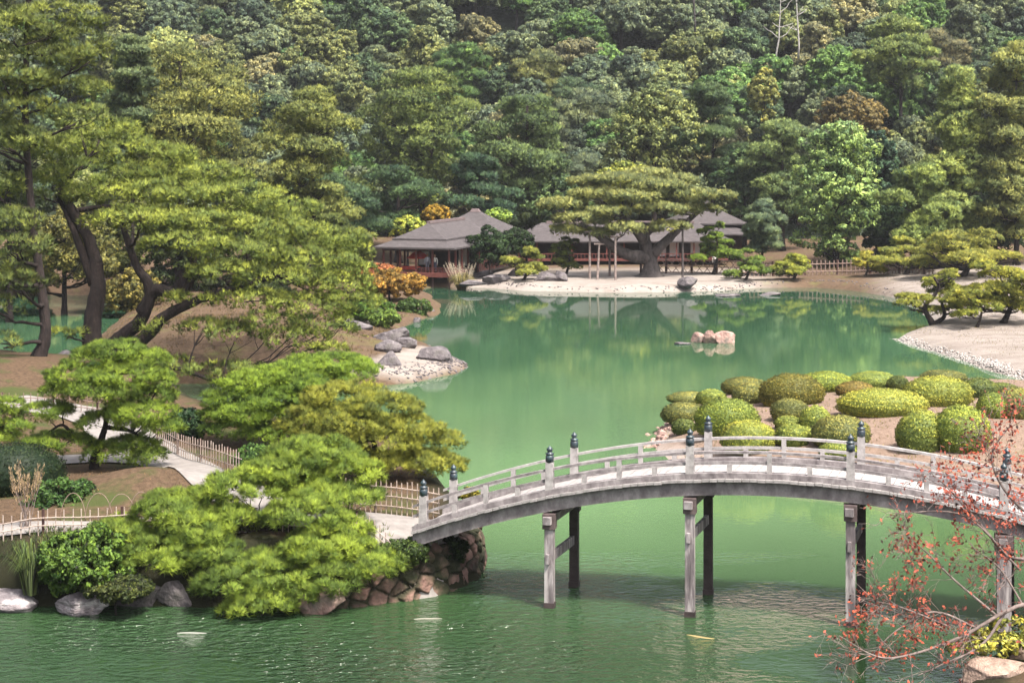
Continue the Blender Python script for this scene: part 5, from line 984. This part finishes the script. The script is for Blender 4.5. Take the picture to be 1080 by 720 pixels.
m, tips = twig_tree(5, mains, TWIG, 4, 14, .85); relocate(m.build("trunk", TWIG, None, True), maple)
r = np.random.RandomState(9); spots = [(905, 650, 16), (900, 668, 14), (925, 632, 14), (915, 645, 12), (945, 618, 12), (965, 612, 10), (972, 595, 12), (962, 578, 10), (982, 575, 6), (990, 598, 6), (985, 660, 16), (965, 668, 14), (955, 688, 14), (930, 690, 12), (970, 640, 10), (1000, 655, 12), (1023, 657, 6), (1000, 495, 16), (1015, 515, 18), (1035, 500, 16), (1050, 475, 16), (1062, 452, 14), (1040, 462, 10), (1070, 520, 14), (1048, 535, 16), (1020, 540, 14), (1070, 548, 14), (1000, 520, 10), (1075, 490, 14), (1025, 480, 14), (1060, 585, 12), (1010, 570, 8), (1040, 600, 10), (1068, 430, 10)]
P = []
for px, py, sp in spots:
    n = int(sp * 5); P.append(np.array([W(px + r.normal(0, sp * .55), py + r.normal(0, sp * .5), MY + .2 + r.normal(0, .35)) for _ in range(n)]))
P.append(tips[r.choice(len(tips), len(tips) // 4, replace=False)]); P = np.concatenate(P); V = leaf_quads(r, P, np.repeat(np.array([[0, -.4, .8]]), len(P), 0), .085)
relocate(link("leaves", fol_mesh("leaves", V, r.normal(.5, .2, len(V))), None, (.3, .07, .052)), maple)
YS = px_pads([(1040, 678, 32, 10, -.4), (1066, 662, 18, 9, -.2), (1018, 684, 20, 6, -.4), (1075, 682, 18, 9, -.5)], 38, .8); b = np.array((*W(1085, 690, 38)[:2], .5))
make_tree("yellow_shrub", "yellow-green leafy spray growing over the beige boulder at the lower right", b, [([b, W(1070, 684, 38), W(1045, 682, 38)], .04, .015)], YS, (.36, .34, .075), 131, 'leaf', .15, 26, .1, .02, dens=.9, cat="shrub", twig_r=.015, bark=TWIG)

# ------------------------------------------------------------------ carp near the surface
for i, (px, py, a, c, l) in enumerate([(452, 652, .1, (.2, .19, .16), "pale carp at the surface below the stone wall"), (738, 671, 2.7, (.24, .18, .08), "yellowish carp at the surface below the middle pier"), (203, 667, .05, (.2, .2, .18), "whitish carp at the surface in front of the overhanging pine")]):
    p = G(px, py); m = MB(); t = np.linspace(0, 1, 9); m.tube(np.column_stack((t * .8 - .4, .03 * np.sin(t * 5), 0 * t)), .075 * np.sin(math.pi * np.clip(t * .86 + .1, 0, 1)) ** .7 + .004, 10)
    m.add([(.35, -.03, .01), (.49, -.12, .015), (.45, -.04, .015), (.5, .04, .015), (.35, -.03, -.015), (.49, -.12, -.01), (.45, -.04, -.01), (.5, .04, -.01)], [(0, 1, 2), (0, 2, 3), (6, 5, 4), (7, 6, 4), (1, 5, 6, 2), (2, 6, 7, 3), (0, 4, 5, 1), (3, 7, 4, 0)])
    m.add([(-.08, .06, 0), (-.02, .16, 0), (.03, .06, 0), (-.08, .06, .012), (-.02, .16, .012), (.03, .06, .012)], [(2, 1, 0), (3, 4, 5), (0, 1, 4, 3), (1, 2, 5, 4), (2, 0, 3, 5)])
    o = m.build("carp", cloth("carp_scales", c), None, True); o.location = (p[0], p[1], -.006); o.scale = (1, .85, .22); o.rotation_euler = (0, 0, a); tag(o, l, "fish", "carp in the pond")
